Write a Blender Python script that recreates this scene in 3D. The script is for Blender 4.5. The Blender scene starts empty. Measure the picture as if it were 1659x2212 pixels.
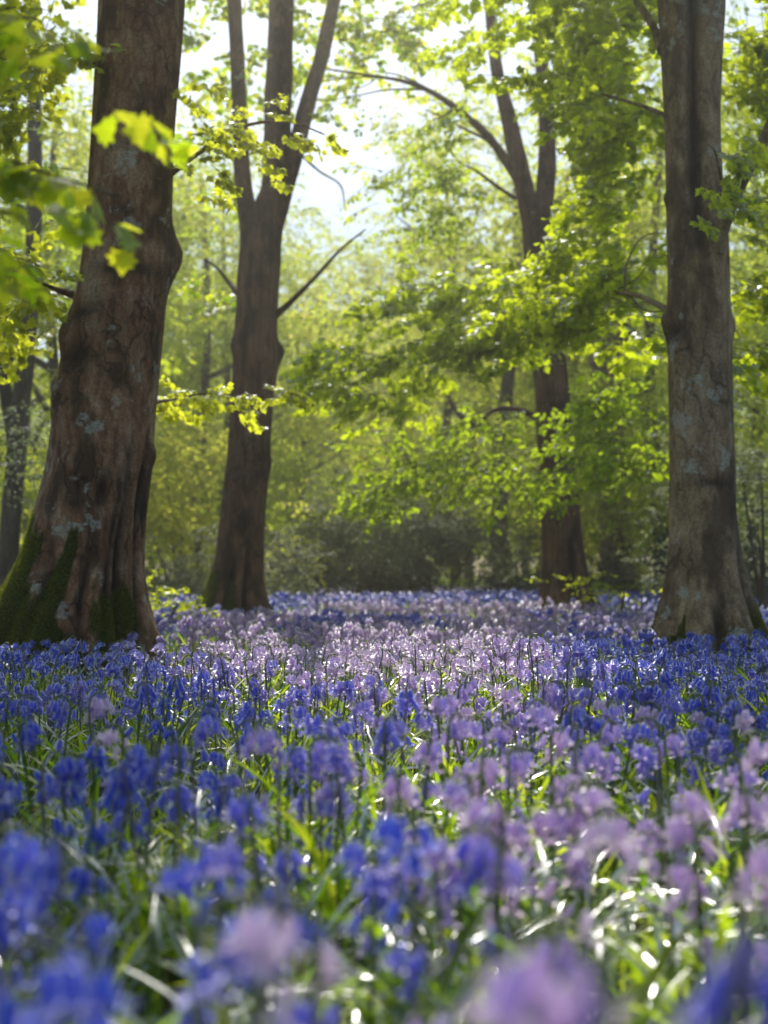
import bpy, math
import numpy as np
from mathutils import Matrix, Vector

R = np.random.default_rng(7)
sc = bpy.context.scene
COL = sc.collection

# ------------------------------------------------------------------ camera model
F = 1236.0            # focal length in pixels of the 768 x 1024 frame
CAMZ = 0.68
TILT = math.atan(63.0 / F)
K = 768.0 / 1659.0    # my measurements were taken on a 1659 px wide view

def at(x, y, d):
    """world point seen at measured position (x, y) at distance d along +Y"""
    a = (x * K - 384.0) / F
    b = (512.0 - y * K) / F
    fy = math.cos(TILT) - b * math.sin(TILT)
    fz = math.sin(TILT) + b * math.cos(TILT)
    s = d / fy
    return np.array([a * s, d, CAMZ + fz * s])

SUN_EL = math.radians(51.0)
SUN_AX = -0.11                      # sun stands slightly left of straight ahead
_n = math.hypot(SUN_AX, 1.0)
SUN_DIR = np.array([SUN_AX / _n * math.cos(SUN_EL), 1 / _n * math.cos(SUN_EL), math.sin(SUN_EL)])

# ------------------------------------------------------------------ noise
def _hash(ix, iy, iz, seed):
    h = (ix.astype(np.int64) * 374761393 + iy.astype(np.int64) * 668265263 + iz.astype(np.int64) * 2147483647 + seed * 1274126177) & 0xFFFFFFFF
    h = ((h ^ (h >> 13)) * 1274126177) & 0xFFFFFFFF
    h = h ^ (h >> 16)
    return (h & 0xFFFF) / 65535.0

def vnoise(x, y, z, seed=0):
    x, y, z = np.broadcast_arrays(np.asarray(x, float), np.asarray(y, float), np.asarray(z, float))
    ix, iy, iz = np.floor(x).astype(np.int64), np.floor(y).astype(np.int64), np.floor(z).astype(np.int64)
    fx, fy, fz = x - ix, y - iy, z - iz
    fx, fy, fz = fx * fx * (3 - 2 * fx), fy * fy * (3 - 2 * fy), fz * fz * (3 - 2 * fz)
    r = 0
    for a in (0, 1):
        for b in (0, 1):
            for c in (0, 1):
                w = (fx if a else 1 - fx) * (fy if b else 1 - fy) * (fz if c else 1 - fz)
                r = r + w * _hash(ix + a, iy + b, iz + c, seed)
    return r

def fbm(x, y, z, seed=0, octs=4):
    s, a, f, t = 0, 1.0, 1.0, 0
    for i in range(octs):
        s = s + a * vnoise(np.asarray(x) * f, np.asarray(y) * f, np.asarray(z) * f, seed + i * 17)
        t += a; a *= .5; f *= 2.03
    return s / t

def sstep(a, b, x):
    t = np.clip((x - a) / (b - a), 0, 1)
    return t * t * (3 - 2 * t)

# ------------------------------------------------------------------ where sunlight reaches the flowers
def lit(X, Y):
    """1 where the sun reaches the flower tops (the openings of the canopy), soft noisy border"""
    X = np.asarray(X, float); Y = np.asarray(Y, float)
    w = (fbm(X * 1.6, Y * 1.1, 0, 5, 3) - .5) * .55
    w2 = (fbm(X * .7, Y * .5, 0, 9, 2) - .5) * 1.4
    left = np.where(Y < 1.3, 0.02 + .0 * Y, 0.02 - (Y - 1.3) * .22)
    a = (Y < 2.55 + w) & (X > left + w * .5)
    b = (Y > 3.55 + w * 1.5) & (Y < 9.3 + w2) & (X > np.interp(Y, [3.5, 4.6, 5.5, 6.5, 9], [-.25, -.45, -.9, -1.3, -1.75]) + w * .6) & (X < .155 * Y - .12 + w)
    b2 = (Y > 2.9 + w) & (Y < 5.2) & (X > -.05 + w) & (X < .55 + w)
    c = (Y > 13.2 + w2 * .6) & (Y < 17.0 + w2) & (X > -1.0 + w) & (X < 2.6 + w2)
    d = (Y > 19) & (fbm(X * .22, Y * .18, 0, 31, 2) > .52)
    e = (Y > 9.3) & (Y < 13.2) & (fbm(X * .9, Y * .6, 0, 37, 2) > .66)
    g = (X > -.22) & (X < .0) & (Y > .62) & (Y < .92)
    return a | b | b2 | c | d | e | g

def shadow_xy(P, z0=.33):
    t = (P[:, 2] - z0) / math.sin(SUN_EL)
    return P[:, 0] - SUN_DIR[0] * t, P[:, 1] - SUN_DIR[1] * t

# ------------------------------------------------------------------ mesh helpers (everything triangles, numpy)
def mk_mesh(name, V, T, mats, mi=None, attrs=None, smooth=True):
    me = bpy.data.meshes.new(name)
    V = np.ascontiguousarray(V, dtype=np.float32); T = np.ascontiguousarray(T, dtype=np.int32)
    nt = len(T)
    me.vertices.add(len(V)); me.vertices.foreach_set("co", V.ravel())
    me.loops.add(nt * 3); me.loops.foreach_set("vertex_index", T.ravel())
    me.polygons.add(nt); me.polygons.foreach_set("loop_start", np.arange(0, nt * 3, 3, dtype=np.int32))
    if mi is not None:
        me.polygons.foreach_set("material_index", np.ascontiguousarray(mi, dtype=np.int32))
    me.polygons.foreach_set("use_smooth", np.full(nt, smooth, dtype=bool))
    for m in (mats if isinstance(mats, (list, tuple)) else [mats]):
        me.materials.append(m)
    for k, v in (attrs or {}).items():
        a = me.attributes.new(k, 'FLOAT', 'POINT'); a.data.foreach_set("value", np.ascontiguousarray(v, dtype=np.float32))
    me.update(calc_edges=True)
    return me

def link(name, data, parent=None, loc=None):
    o = bpy.data.objects.new(name, data); COL.objects.link(o)
    if parent is not None: o.parent = parent
    if loc is not None: o.location = loc
    return o

def tag(o, label=None, cat=None, group=None, kind=None):
    if label: o['label'] = label
    if cat: o['category'] = cat
    if group: o['group'] = group
    if kind: o['kind'] = kind
    return o

class Acc:
    """collects triangle soups"""
    def __init__(s): s.V, s.T, s.M, s.A, s.n = [], [], [], [], 0
    def add(s, V, T, mi=0, rnd=0.0):
        V = np.asarray(V, float); T = np.asarray(T, int)
        s.V.append(V); s.T.append(T + s.n); s.n += len(V)
        s.M.append(np.broadcast_to(np.asarray(mi), (len(T),))); s.A.append(np.broadcast_to(np.asarray(rnd, float), (len(V),)))
    def get(s): return np.concatenate(s.V), np.concatenate(s.T), np.concatenate(s.M), np.concatenate(s.A)
    def mesh(s, name, mats, origin=(0, 0, 0), smooth=True):
        V, T, M, A = s.get()
        return mk_mesh(name, V - np.asarray(origin), T, mats, M, {'rnd': A}, smooth)

def grid_tris(nr, nc, closed=True):
    i = np.arange(nr - 1)[:, None]; j = np.arange(nc if closed else nc - 1)[None, :]
    a = i * nc + j; b = i * nc + (j + 1) % nc; c = a + nc; d = b + nc
    return np.concatenate([np.stack([a, b, d], -1).reshape(-1, 3), np.stack([a, d, c], -1).reshape(-1, 3)])

def smooth_path(P, n):
    """Catmull-Rom through rows of P (any width)"""
    P = np.asarray(P, float)
    Q = np.vstack([2 * P[0] - P[1], P, 2 * P[-1] - P[-2]])
    out = []
    m = len(P) - 1
    for t in np.linspace(0, m - 1e-6, n):
        i = int(t); u = t - i
        a, b, c, d = Q[i], Q[i + 1], Q[i + 2], Q[i + 3]
        out.append(.5 * (2 * b + (c - a) * u + (2 * a - 5 * b + 4 * c - d) * u * u + (3 * b - a - 3 * c + d) * u ** 3))
    return np.array(out)

def tube(P, rad, nseg=10, bump=0.0, seed=0, cap=True, freq=9.0):
    """P (n,3), rad (n,) -> V,T"""
    P = np.asarray(P, float); n = len(P)
    tan = np.gradient(P, axis=0); tan /= np.linalg.norm(tan, axis=1)[:, None] + 1e-12
    up = np.array([0, 1., 0]) if abs(tan[0][2]) > .7 else np.array([0, 0, 1.])
    N = np.zeros_like(P); n0 = np.cross(tan[0], up); n0 /= np.linalg.norm(n0)
    for i in range(n):
        n0 = n0 - tan[i] * np.dot(n0, tan[i]); n0 /= np.linalg.norm(n0); N[i] = n0
    B = np.cross(tan, N)
    th = np.linspace(0, 2 * np.pi, nseg, endpoint=False)
    r = np.broadcast_to(np.asarray(rad, float)[:, None], (n, nseg)).copy()
    D = N[:, None, :] * np.cos(th)[None, :, None] + B[:, None, :] * np.sin(th)[None, :, None]
    if bump:
        Q = P[:, None, :] + D * r[..., None]
        r *= 1 + bump * (fbm(Q[..., 0] * freq, Q[..., 1] * freq, Q[..., 2] * freq * .45, seed, 3) - .5) * 2
    V = (P[:, None, :] + D * r[..., None]).reshape(-1, 3)
    T = grid_tris(n, nseg)
    if cap:
        V = np.vstack([V, P[-1] + tan[-1] * rad[-1] * .6]); k = len(V) - 1; j = np.arange(nseg)
        T = np.vstack([T, np.stack([(n - 1) * nseg + j, (n - 1) * nseg + (j + 1) % nseg, np.full(nseg, k)], -1)])
    return V, T

# ------------------------------------------------------------------ materials
def new_mat(name):
    m = bpy.data.materials.new(name); m.use_nodes = True
    nt = m.node_tree; nt.nodes.clear()
    out = nt.nodes.new('ShaderNodeOutputMaterial')
    return m, nt, out

def N(nt, typ, **kw):
    n = nt.nodes.new(typ)
    for k, v in kw.items():
        if k == 'inp':
            for a, b in v.items(): n.inputs[a].default_value = b
        else: setattr(n, k, v)
    return n

def ramp(nt, fac, stops):
    r = nt.nodes.new('ShaderNodeValToRGB'); e = r.color_ramp.elements
    while len(e) < len(stops): e.new(.5)
    for i, (p, c) in enumerate(stops):
        e[i].position = p; e[i].color = (*c, 1)
    nt.links.new(fac, r.inputs[0]); return r.outputs[0]

def math_(nt, op, a, b=None):
    n = nt.nodes.new('ShaderNodeMath'); n.operation = op
    for i, v in enumerate((a, b)):
        if v is None: continue
        if hasattr(v, 'is_linked') or hasattr(v, 'links'): nt.links.new(v, n.inputs[i])
        else: n.inputs[i].default_value = v
    return n.outputs[0]

def mixc(nt, fac, a, b):
    n = nt.nodes.new('ShaderNodeMix'); n.data_type = 'RGBA'
    for sock, v in ((n.inputs['Factor'], fac), (n.inputs[6], a), (n.inputs[7], b)):
        if hasattr(v, 'links'): nt.links.new(v, sock)
        elif isinstance(v, tuple): sock.default_value = (*v, 1)
        else: sock.default_value = v
    return n.outputs[2]

def rnd_value(nt):
    a = N(nt, 'ShaderNodeAttribute', attribute_name='rnd')
    o = N(nt, 'ShaderNodeObjectInfo')
    s = math_(nt, 'ADD', a.outputs['Fac'], o.outputs['Random'])
    return math_(nt, 'FRACT', s)

def leafy(name, dif, tra, rough=.45, spec=.35, mixf=.5, see=0.0, own=False):
    """thin leaf: diffuse + translucent + weak gloss; dif/tra are ramps over the per leaf random value"""
    m, nt, out = new_mat(name)
    r = N(nt, 'ShaderNodeAttribute', attribute_name='rnd').outputs['Fac'] if own else rnd_value(nt)
    d = N(nt, 'ShaderNodeBsdfDiffuse'); t = N(nt, 'ShaderNodeBsdfTranslucent'); g = N(nt, 'ShaderNodeBsdfGlossy', inp={'Roughness': rough})
    nt.links.new(ramp(nt, r, dif), d.inputs['Color']); nt.links.new(ramp(nt, r, tra), t.inputs['Color'])
    x = N(nt, 'ShaderNodeMixShader', inp={0: mixf}); nt.links.new(d.outputs[0], x.inputs[1]); nt.links.new(t.outputs[0], x.inputs[2])
    fr = N(nt, 'ShaderNodeFresnel', inp={'IOR': 1.4})
    f = math_(nt, 'MULTIPLY', fr.outputs[0], spec)
    y = N(nt, 'ShaderNodeMixShader'); nt.links.new(f, y.inputs[0]); nt.links.new(x.outputs[0], y.inputs[1]); nt.links.new(g.outputs[0], y.inputs[2])
    if see:     # thin tissue lets part of the light straight through, tinted
        tp = N(nt, 'ShaderNodeBsdfTransparent'); gm = N(nt, 'ShaderNodeGamma', inp={'Gamma': .75}); nt.links.new(t.inputs['Color'].links[0].from_socket, gm.inputs[0]); nt.links.new(gm.outputs[0], tp.inputs['Color'])
        z = N(nt, 'ShaderNodeMixShader', inp={0: see}); nt.links.new(y.outputs[0], z.inputs[1]); nt.links.new(tp.outputs[0], z.inputs[2]); y = z
    nt.links.new(y.outputs[0], out.inputs[0])
    return m

M_leaf = leafy('beech_leaf', [(0, (.04, .08, .008)), (.5, (.085, .13, .01)), (1, (.14, .17, .015))],
               [(0, (.44, .66, .01)), (.5, (.82, .93, .02)), (.85, (.98, .99, .06)), (1, (1, .98, .2))], spec=.22, mixf=.78)
M_leaf_near = leafy('spring_leaf', [(0, (.06, .11, .008)), (1, (.18, .20, .015))], [(0, (.50, .74, .01)), (.6, (.86, .92, .02)), (1, (.99, .96, .04))], rough=.5, spec=.06, mixf=.8)
M_leaf_far = leafy('far_leaf', [(0, (.06, .09, .01)), (.6, (.10, .14, .015)), (1, (.15, .17, .03))],
                   [(0, (.52, .70, .03)), (.5, (.86, .94, .05)), (.9, (.98, .98, .10)), (1, (.98, .80, .26))], spec=.15, mixf=.78)
M_leaf_dark = leafy('evergreen_leaf', [(0, (.015, .035, .012)), (1, (.04, .07, .025))], [(0, (.04, .09, .02)), (1, (.12, .2, .05))], rough=.4, spec=.25, mixf=.3)
M_leaf_grey = leafy('bush_leaf', [(0, (.035, .055, .02)), (1, (.09, .10, .045))], [(0, (.24, .30, .12)), (1, (.56, .56, .30))], rough=.45, spec=.4, mixf=.5)
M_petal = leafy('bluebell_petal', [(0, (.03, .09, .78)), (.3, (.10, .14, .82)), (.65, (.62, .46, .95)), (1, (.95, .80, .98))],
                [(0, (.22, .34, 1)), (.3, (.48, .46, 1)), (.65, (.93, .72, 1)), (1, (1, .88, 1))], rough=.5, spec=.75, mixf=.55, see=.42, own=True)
M_stem = leafy('bluebell_stem', [(0, (.10, .17, .03)), (.6, (.14, .16, .08)), (1, (.20, .17, .30))], [(0, (.4, .6, .06)), (1, (.5, .5, .4))], rough=.4, spec=.6, mixf=.5)
M_strap = leafy('bluebell_leaf', [(0, (.012, .04, .008)), (.5, (.025, .07, .010)), (1, (.06, .11, .015))],
                [(0, (.20, .38, .01)), (.45, (.46, .70, .012)), (1, (.88, .96, .04))], rough=.32, spec=.5, mixf=.75)
M_grass = leafy('grass_blade', [(0, (.03, .075, .012)), (1, (.08, .13, .03))], [(0, (.42, .68, .02)), (1, (.85, .93, .08))], rough=.35, spec=.5, mixf=.72)

def bark_mat(name, dark, mid, light, lichen=(.42, .43, .38), lich_amt=.585, vstretch=.16, moss_col=(.055, .06, .006), bump=.6, red=None, crack=9.0):
    m, nt, out = new_mat(name)
    tc = N(nt, 'ShaderNodeTexCoord')
    mp = N(nt, 'ShaderNodeMapping', inp={'Scale': (1, 1, vstretch)}); nt.links.new(tc.outputs['Object'], mp.inputs[0])
    n1 = N(nt, 'ShaderNodeTexNoise', inp={'Scale': 16.0, 'Detail': 8.0, 'Roughness': .62}); nt.links.new(mp.outputs[0], n1.inputs[0])
    n2 = N(nt, 'ShaderNodeTexNoise', inp={'Scale': 2.6, 'Detail': 4.0}); nt.links.new(tc.outputs['Object'], n2.inputs[0])
    mp3 = N(nt, 'ShaderNodeMapping', inp={'Scale': (1, 1, 4.5)}); nt.links.new(tc.outputs['Object'], mp3.inputs[0])
    n3 = N(nt, 'ShaderNodeTexNoise', inp={'Scale': 9.0, 'Detail': 6.0, 'Roughness': .7}); nt.links.new(mp3.outputs[0], n3.inputs[0])
    col = ramp(nt, n1.outputs[0], [(.30, dark), (.5, mid), (.72, light)])
    col = mixc(nt, ramp(nt, n2.outputs[0], [(.42, (0, 0, 0)), (.62, (1, 1, 1))]), col, mixc(nt, .6, col, red or mid))
    nm = N(nt, 'ShaderNodeTexNoise', inp={'Scale': 3.2, 'Detail': 7.0, 'Roughness': .6}); mm = N(nt, 'ShaderNodeMapping', inp={'Scale': (1.3, 1.3, .55), 'Location': (3, 1, 2)}); nt.links.new(tc.outputs['Object'], mm.inputs[0]); nt.links.new(mm.outputs[0], nm.inputs[0])
    col = mixc(nt, ramp(nt, nm.outputs[0], [(.40, (.8, .8, .8)), (.50, (0, 0, 0))]), col, tuple(c * .45 for c in dark))
    col = mixc(nt, ramp(nt, nm.outputs[0], [(.56, (0, 0, 0)), (.68, (.65, .65, .65))]), col, light)
    # horizontal lenticel flecks
    col = mixc(nt, ramp(nt, n3.outputs[0], [(.64, (0, 0, 0)), (.72, (.5, .5, .5))]), col, light)
    vo = N(nt, 'ShaderNodeTexVoronoi', feature='DISTANCE_TO_EDGE', inp={'Scale': crack}); mpv = N(nt, 'ShaderNodeMapping', inp={'Scale': (1, 1, .28)})
    nw = N(nt, 'ShaderNodeTexNoise', inp={'Scale': 7.0, 'Detail': 4.0}); nt.links.new(tc.outputs['Object'], nw.inputs[0])
    wa = N(nt, 'ShaderNodeVectorMath', operation='MULTIPLY_ADD'); wa.inputs[1].default_value = (.16, .16, .3); nt.links.new(nw.outputs['Color'], wa.inputs[0]); nt.links.new(tc.outputs['Object'], wa.inputs[2])
    nt.links.new(wa.outputs[0], mpv.inputs[0]); nt.links.new(mpv.outputs[0], vo.inputs['Vector'])
    ck = ramp(nt, vo.outputs['Distance'], [(.0, (0, 0, 0)), (.07, (1, 1, 1))])
    ckm = ramp(nt, n2.outputs[0], [(.40, (0, 0, 0)), (.60, (1, 1, 1))])       # cracks only in places
    ckf = math_(nt, 'MULTIPLY', math_(nt, 'SUBTRACT', 1.0, ck), ckm)
    col = mixc(nt, math_(nt, 'MULTIPLY', ckf, .85), col, tuple(c * .25 for c in dark))
    nf = N(nt, 'ShaderNodeTexNoise', inp={'Scale': 70.0, 'Detail': 6.0, 'Roughness': .8}); nt.links.new(tc.outputs['Object'], nf.inputs[0])
    col = mixc(nt, ramp(nt, nf.outputs[0], [(.42, (.55, .55, .55)), (.58, (0, 0, 0))]), col, tuple(c * .4 for c in dark))
    # lichen patches
    n4 = N(nt, 'ShaderNodeTexNoise', inp={'Scale': 3.4, 'Detail': 9.0, 'Roughness': .68, 'Distortion': .15}); nt.links.new(tc.outputs['Object'], n4.inputs[0])
    n5 = N(nt, 'ShaderNodeTexNoise', inp={'Scale': 60.0, 'Detail': 3.0}); nt.links.new(tc.outputs['Object'], n5.inputs[0])
    lm = ramp(nt, n4.outputs[0], [(lich_amt, (0, 0, 0)), (lich_amt + .02, (.75, .75, .75))])
    lm = math_(nt, 'MULTIPLY', lm, ramp(nt, n5.outputs[0], [(.35, (.3, .3, .3)), (.6, (1, 1, 1))]))
    col = mixc(nt, lm, col, lichen)
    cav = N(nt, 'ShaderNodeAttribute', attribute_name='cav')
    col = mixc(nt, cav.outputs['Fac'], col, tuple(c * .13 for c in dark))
    moss = N(nt, 'ShaderNodeAttribute', attribute_name='moss')
    n6 = N(nt, 'ShaderNodeTexNoise', inp={'Scale': 90.0, 'Detail': 5.0, 'Roughness': .7}); nt.links.new(tc.outputs['Object'], n6.inputs[0])
    mc = ramp(nt, n6.outputs[0], [(.3, tuple(c * .25 for c in moss_col)), (.55, moss_col), (.75, tuple(min(1, c * 2.2) for c in moss_col))])
    ms = math_(nt, 'ADD', moss.outputs['Fac'], math_(nt, 'MULTIPLY', math_(nt, 'SUBTRACT', n6.outputs[0], .5), .5))
    msk = ramp(nt, ms, [(.35, (0, 0, 0)), (.6, (1, 1, 1))])
    col = mixc(nt, msk, col, mc)
    b = N(nt, 'ShaderNodeBsdfPrincipled', inp={'Roughness': .82, 'Specular IOR Level': .3})
    nt.links.new(col, b.inputs['Base Color'])
    h = math_(nt, 'ADD', math_(nt, 'MULTIPLY', n1.outputs[0], 1.0), math_(nt, 'MULTIPLY', n3.outputs[0], .35))
    h = math_(nt, 'ADD', h, math_(nt, 'MULTIPLY', msk, math_(nt, 'MULTIPLY', n6.outputs[0], 1.2)))
    h = math_(nt, 'ADD', h, math_(nt, 'MULTIPLY', nf.outputs[0], .5)); h = math_(nt, 'SUBTRACT', h, math_(nt, 'MULTIPLY', ckf, 1.0))
    bp = N(nt, 'ShaderNodeBump', inp={'Strength': bump, 'Distance': .035}); nt.links.new(h, bp.inputs['Height'])
    nt.links.new(bp.outputs[0], b.inputs['Normal'])
    nt.links.new(b.outputs[0], out.inputs[0])
    return m

M_bark = bark_mat('beech_bark', (.095, .044, .022), (.36, .185, .10), (.60, .42, .29), red=(.20, .085, .045), vstretch=.4, bump=.55)
M_bark2 = bark_mat('furrowed_bark', (.08, .036, .018), (.26, .125, .066), (.42, .25, .15), lich_amt=.66, vstretch=.10, bump=.9, red=(.15, .07, .04))
M_bark3 = bark_mat('smooth_grey_bark', (.15, .09, .045), (.42, .285, .16), (.60, .46, .31), lich_amt=.58, vstretch=.5, bump=.4, red=(.17, .115, .075))
M_bark_far = bark_mat('distant_bark', (.05, .035, .025), (.12, .085, .06), (.2, .15, .12), lich_amt=.66, bump=.6)
M_moss = leafy('moss', [(0, (.02, .026, .003)), (1, (.07, .078, .008))], [(0, (.2, .26, .01)), (1, (.55, .55, .04))], rough=.6, spec=.1, mixf=.5)
M_twig, nt, out = new_mat('twig_bark')
b = N(nt, 'ShaderNodeBsdfPrincipled', inp={'Base Color': (.045, .03, .018, 1), 'Roughness': .8}); nt.links.new(b.outputs[0], out.inputs[0])

# ground: leaf litter, soil and green
M_ground, nt, out = new_mat('woodland_floor')
tc = N(nt, 'ShaderNodeTexCoord')
n1 = N(nt, 'ShaderNodeTexNoise', inp={'Scale': 30.0, 'Detail': 8.0, 'Roughness': .7}); nt.links.new(tc.outputs['Object'], n1.inputs[0])
n2 = N(nt, 'ShaderNodeTexNoise', inp={'Scale': .8, 'Detail': 5.0}); nt.links.new(tc.outputs['Object'], n2.inputs[0])
vr = N(nt, 'ShaderNodeTexVoronoi', inp={'Scale': 26.0}); nt.links.new(tc.outputs['Object'], vr.inputs[0])
c1 = ramp(nt, n1.outputs[0], [(.3, (.018, .014, .008)), (.55, (.06, .045, .022)), (.75, (.14, .10, .05))])
c1 = mixc(nt, math_(nt, 'MULTIPLY', ramp(nt, vr.outputs['Distance'], [(.1, (.6, .6, .6)), (.5, (0, 0, 0))]), n1.outputs[0]), c1, (.16, .10, .05))
c2 = mixc(nt, ramp(nt, n2.outputs[0], [(.4, (.25, .25, .25)), (.6, (.75, .75, .75))]), c1, (.035, .065, .014))
b = N(nt, 'ShaderNodeBsdfPrincipled', inp={'Roughness': .95}); nt.links.new(c2, b.inputs['Base Color'])
bp = N(nt, 'ShaderNodeBump', inp={'Strength': .8, 'Distance': .03}); nt.links.new(n1.outputs[0], bp.inputs['Height']); nt.links.new(bp.outputs[0], b.inputs['Normal'])
nt.links.new(b.outputs[0], out.inputs[0])

# ------------------------------------------------------------------ ground
def gz(X, Y):
    X = np.asarray(X, float); Y = np.asarray(Y, float)
    amp = sstep(3, 14, Y)
    return (fbm(X * .16 + 3, Y * .16, 0, 3, 3) - .5) * .22 * amp + (fbm(X * 1.1, Y * 1.1, 0, 4, 2) - .5) * .035

def axis(lo, hi, c0, c1, fine, ratio):
    a = [c0]
    while a[-1] < c1: a.append(a[-1] + fine)
    s = fine
    while a[-1] < hi: s *= ratio; a.append(a[-1] + s)
    b = [c0]; s = fine
    while b[-1] > lo: s *= ratio; b.append(b[-1] - s)
    return np.array(sorted(set(a + b)))
gx = axis(-320, 320, -8, 8, .2, 1.09); gy = axis(-200, 460, -1, 24, .2, 1.07)
GX, GY = np.meshgrid(gx, gy)
V = np.stack([GX, GY, gz(GX, GY)], -1).reshape(-1, 3)
tag(link('ground', mk_mesh('ground', V, grid_tris(len(gy), len(gx), False), M_ground)), kind='structure')

# ------------------------------------------------------------------ leaf templates
def leaf_maple():
    # five lobes, stalk at origin, pointing +X, slightly folded; size 1
    o = [(0, 0), (.10, .22), (-.02, .42), (.22, .40), (.30, .62), (.48, .40), (.60, .46), (.66, .22), (1.0, 0.0)]
    pts = o + [(x, -y) for x, y in o[-2:0:-1]]
    V = [(.36, 0, 0)] + [(x, y, -.18 * abs(y) - .12 * x * x) for x, y in pts]
    n = len(pts)
    T = [(0, 1 + i, 1 + (i + 1) % n) for i in range(n)]
    return np.array(V, float), np.array(T)

def leaf_oval():
    V = [(0, 0, 0), (.35, .30, -.07), (.75, .2, -.1), (1, 0, -.12), (.75, -.2, -.1), (.35, -.30, -.07), (.45, 0, .0)]
    T = [(6, 1, 0), (6, 2, 1), (6, 3, 2), (6, 4, 3), (6, 5, 4), (6, 0, 5)]
    return np.array(V, float), np.array(T)

def leaf_kite():
    V = [(0, 0, 0), (.45, .36, -.10), (1, 0, -.08), (.45, -.36, -.10)]
    return np.array(V, float), np.array([(0, 2, 1), (0, 3, 2)])
LEAF = {'maple': leaf_maple(), 'oval': leaf_oval(), 'kite': leaf_kite()}

def unit(v): return v / (np.linalg.norm(v, axis=-1, keepdims=True) + 1e-12)

def make_spray(seed, nleaf=26, length=.62, width=.30, leaf=.10):
    """a leafy shoot lying along +X: leaf positions, frames, sizes and twig polylines"""
    r = np.random.default_rng(seed)
    P, D, U, S, tw = [], [], [], [], []
    def sag(u): return -.20 * length * u * u
    tw.append([(length * u, 0, sag(u)) for u in np.linspace(0, .95, 5)])
    nl = 5
    nodes = []
    for i in range(nl):
        u = .18 + .72 * i / nl + r.normal(0, .02); s = 1 if i % 2 else -1
        ln = width * (1.1 - .6 * u) * r.uniform(.8, 1.25)
        ang = math.radians(r.uniform(38, 60)) * s
        b = np.array([length * u, 0, sag(u)])
        e = b + ln * np.array([math.cos(ang), math.sin(ang), -.16 + r.normal(0, .12)])
        tw.append([b, (b + e) / 2 + (0, 0, .012), e]); nodes += [(b, e)] * 2
    nodes += [(np.array([length * .35, 0, sag(.35)]), np.array([length, 0, sag(1)]))] * 3
    for i in range(nleaf):
        b, e = nodes[r.integers(len(nodes))]
        t = r.uniform(.15, 1.05); p = b + (e - b) * t
        d = unit(e - b); side = unit(np.cross((0, 0, 1.), d)) * (1 if r.random() < .5 else -1)
        dd = unit(d * r.uniform(.2, 1) + side * r.uniform(.3, 1) + (0, 0, r.uniform(-.75, .1)))
        up = unit(np.array([r.normal(0, .6), r.normal(0, .6), 1.0]))
        up = unit(up - dd * np.dot(up, dd))
        P.append(p + dd * .02); D.append(dd); U.append(up); S.append(leaf * r.uniform(.6, 1.15))
    return dict(P=np.array(P), D=np.array(D), U=np.array(U), S=np.array(S), tw=tw)
SPRAYS = [make_spray(100 + i) for i in range(8)]

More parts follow.
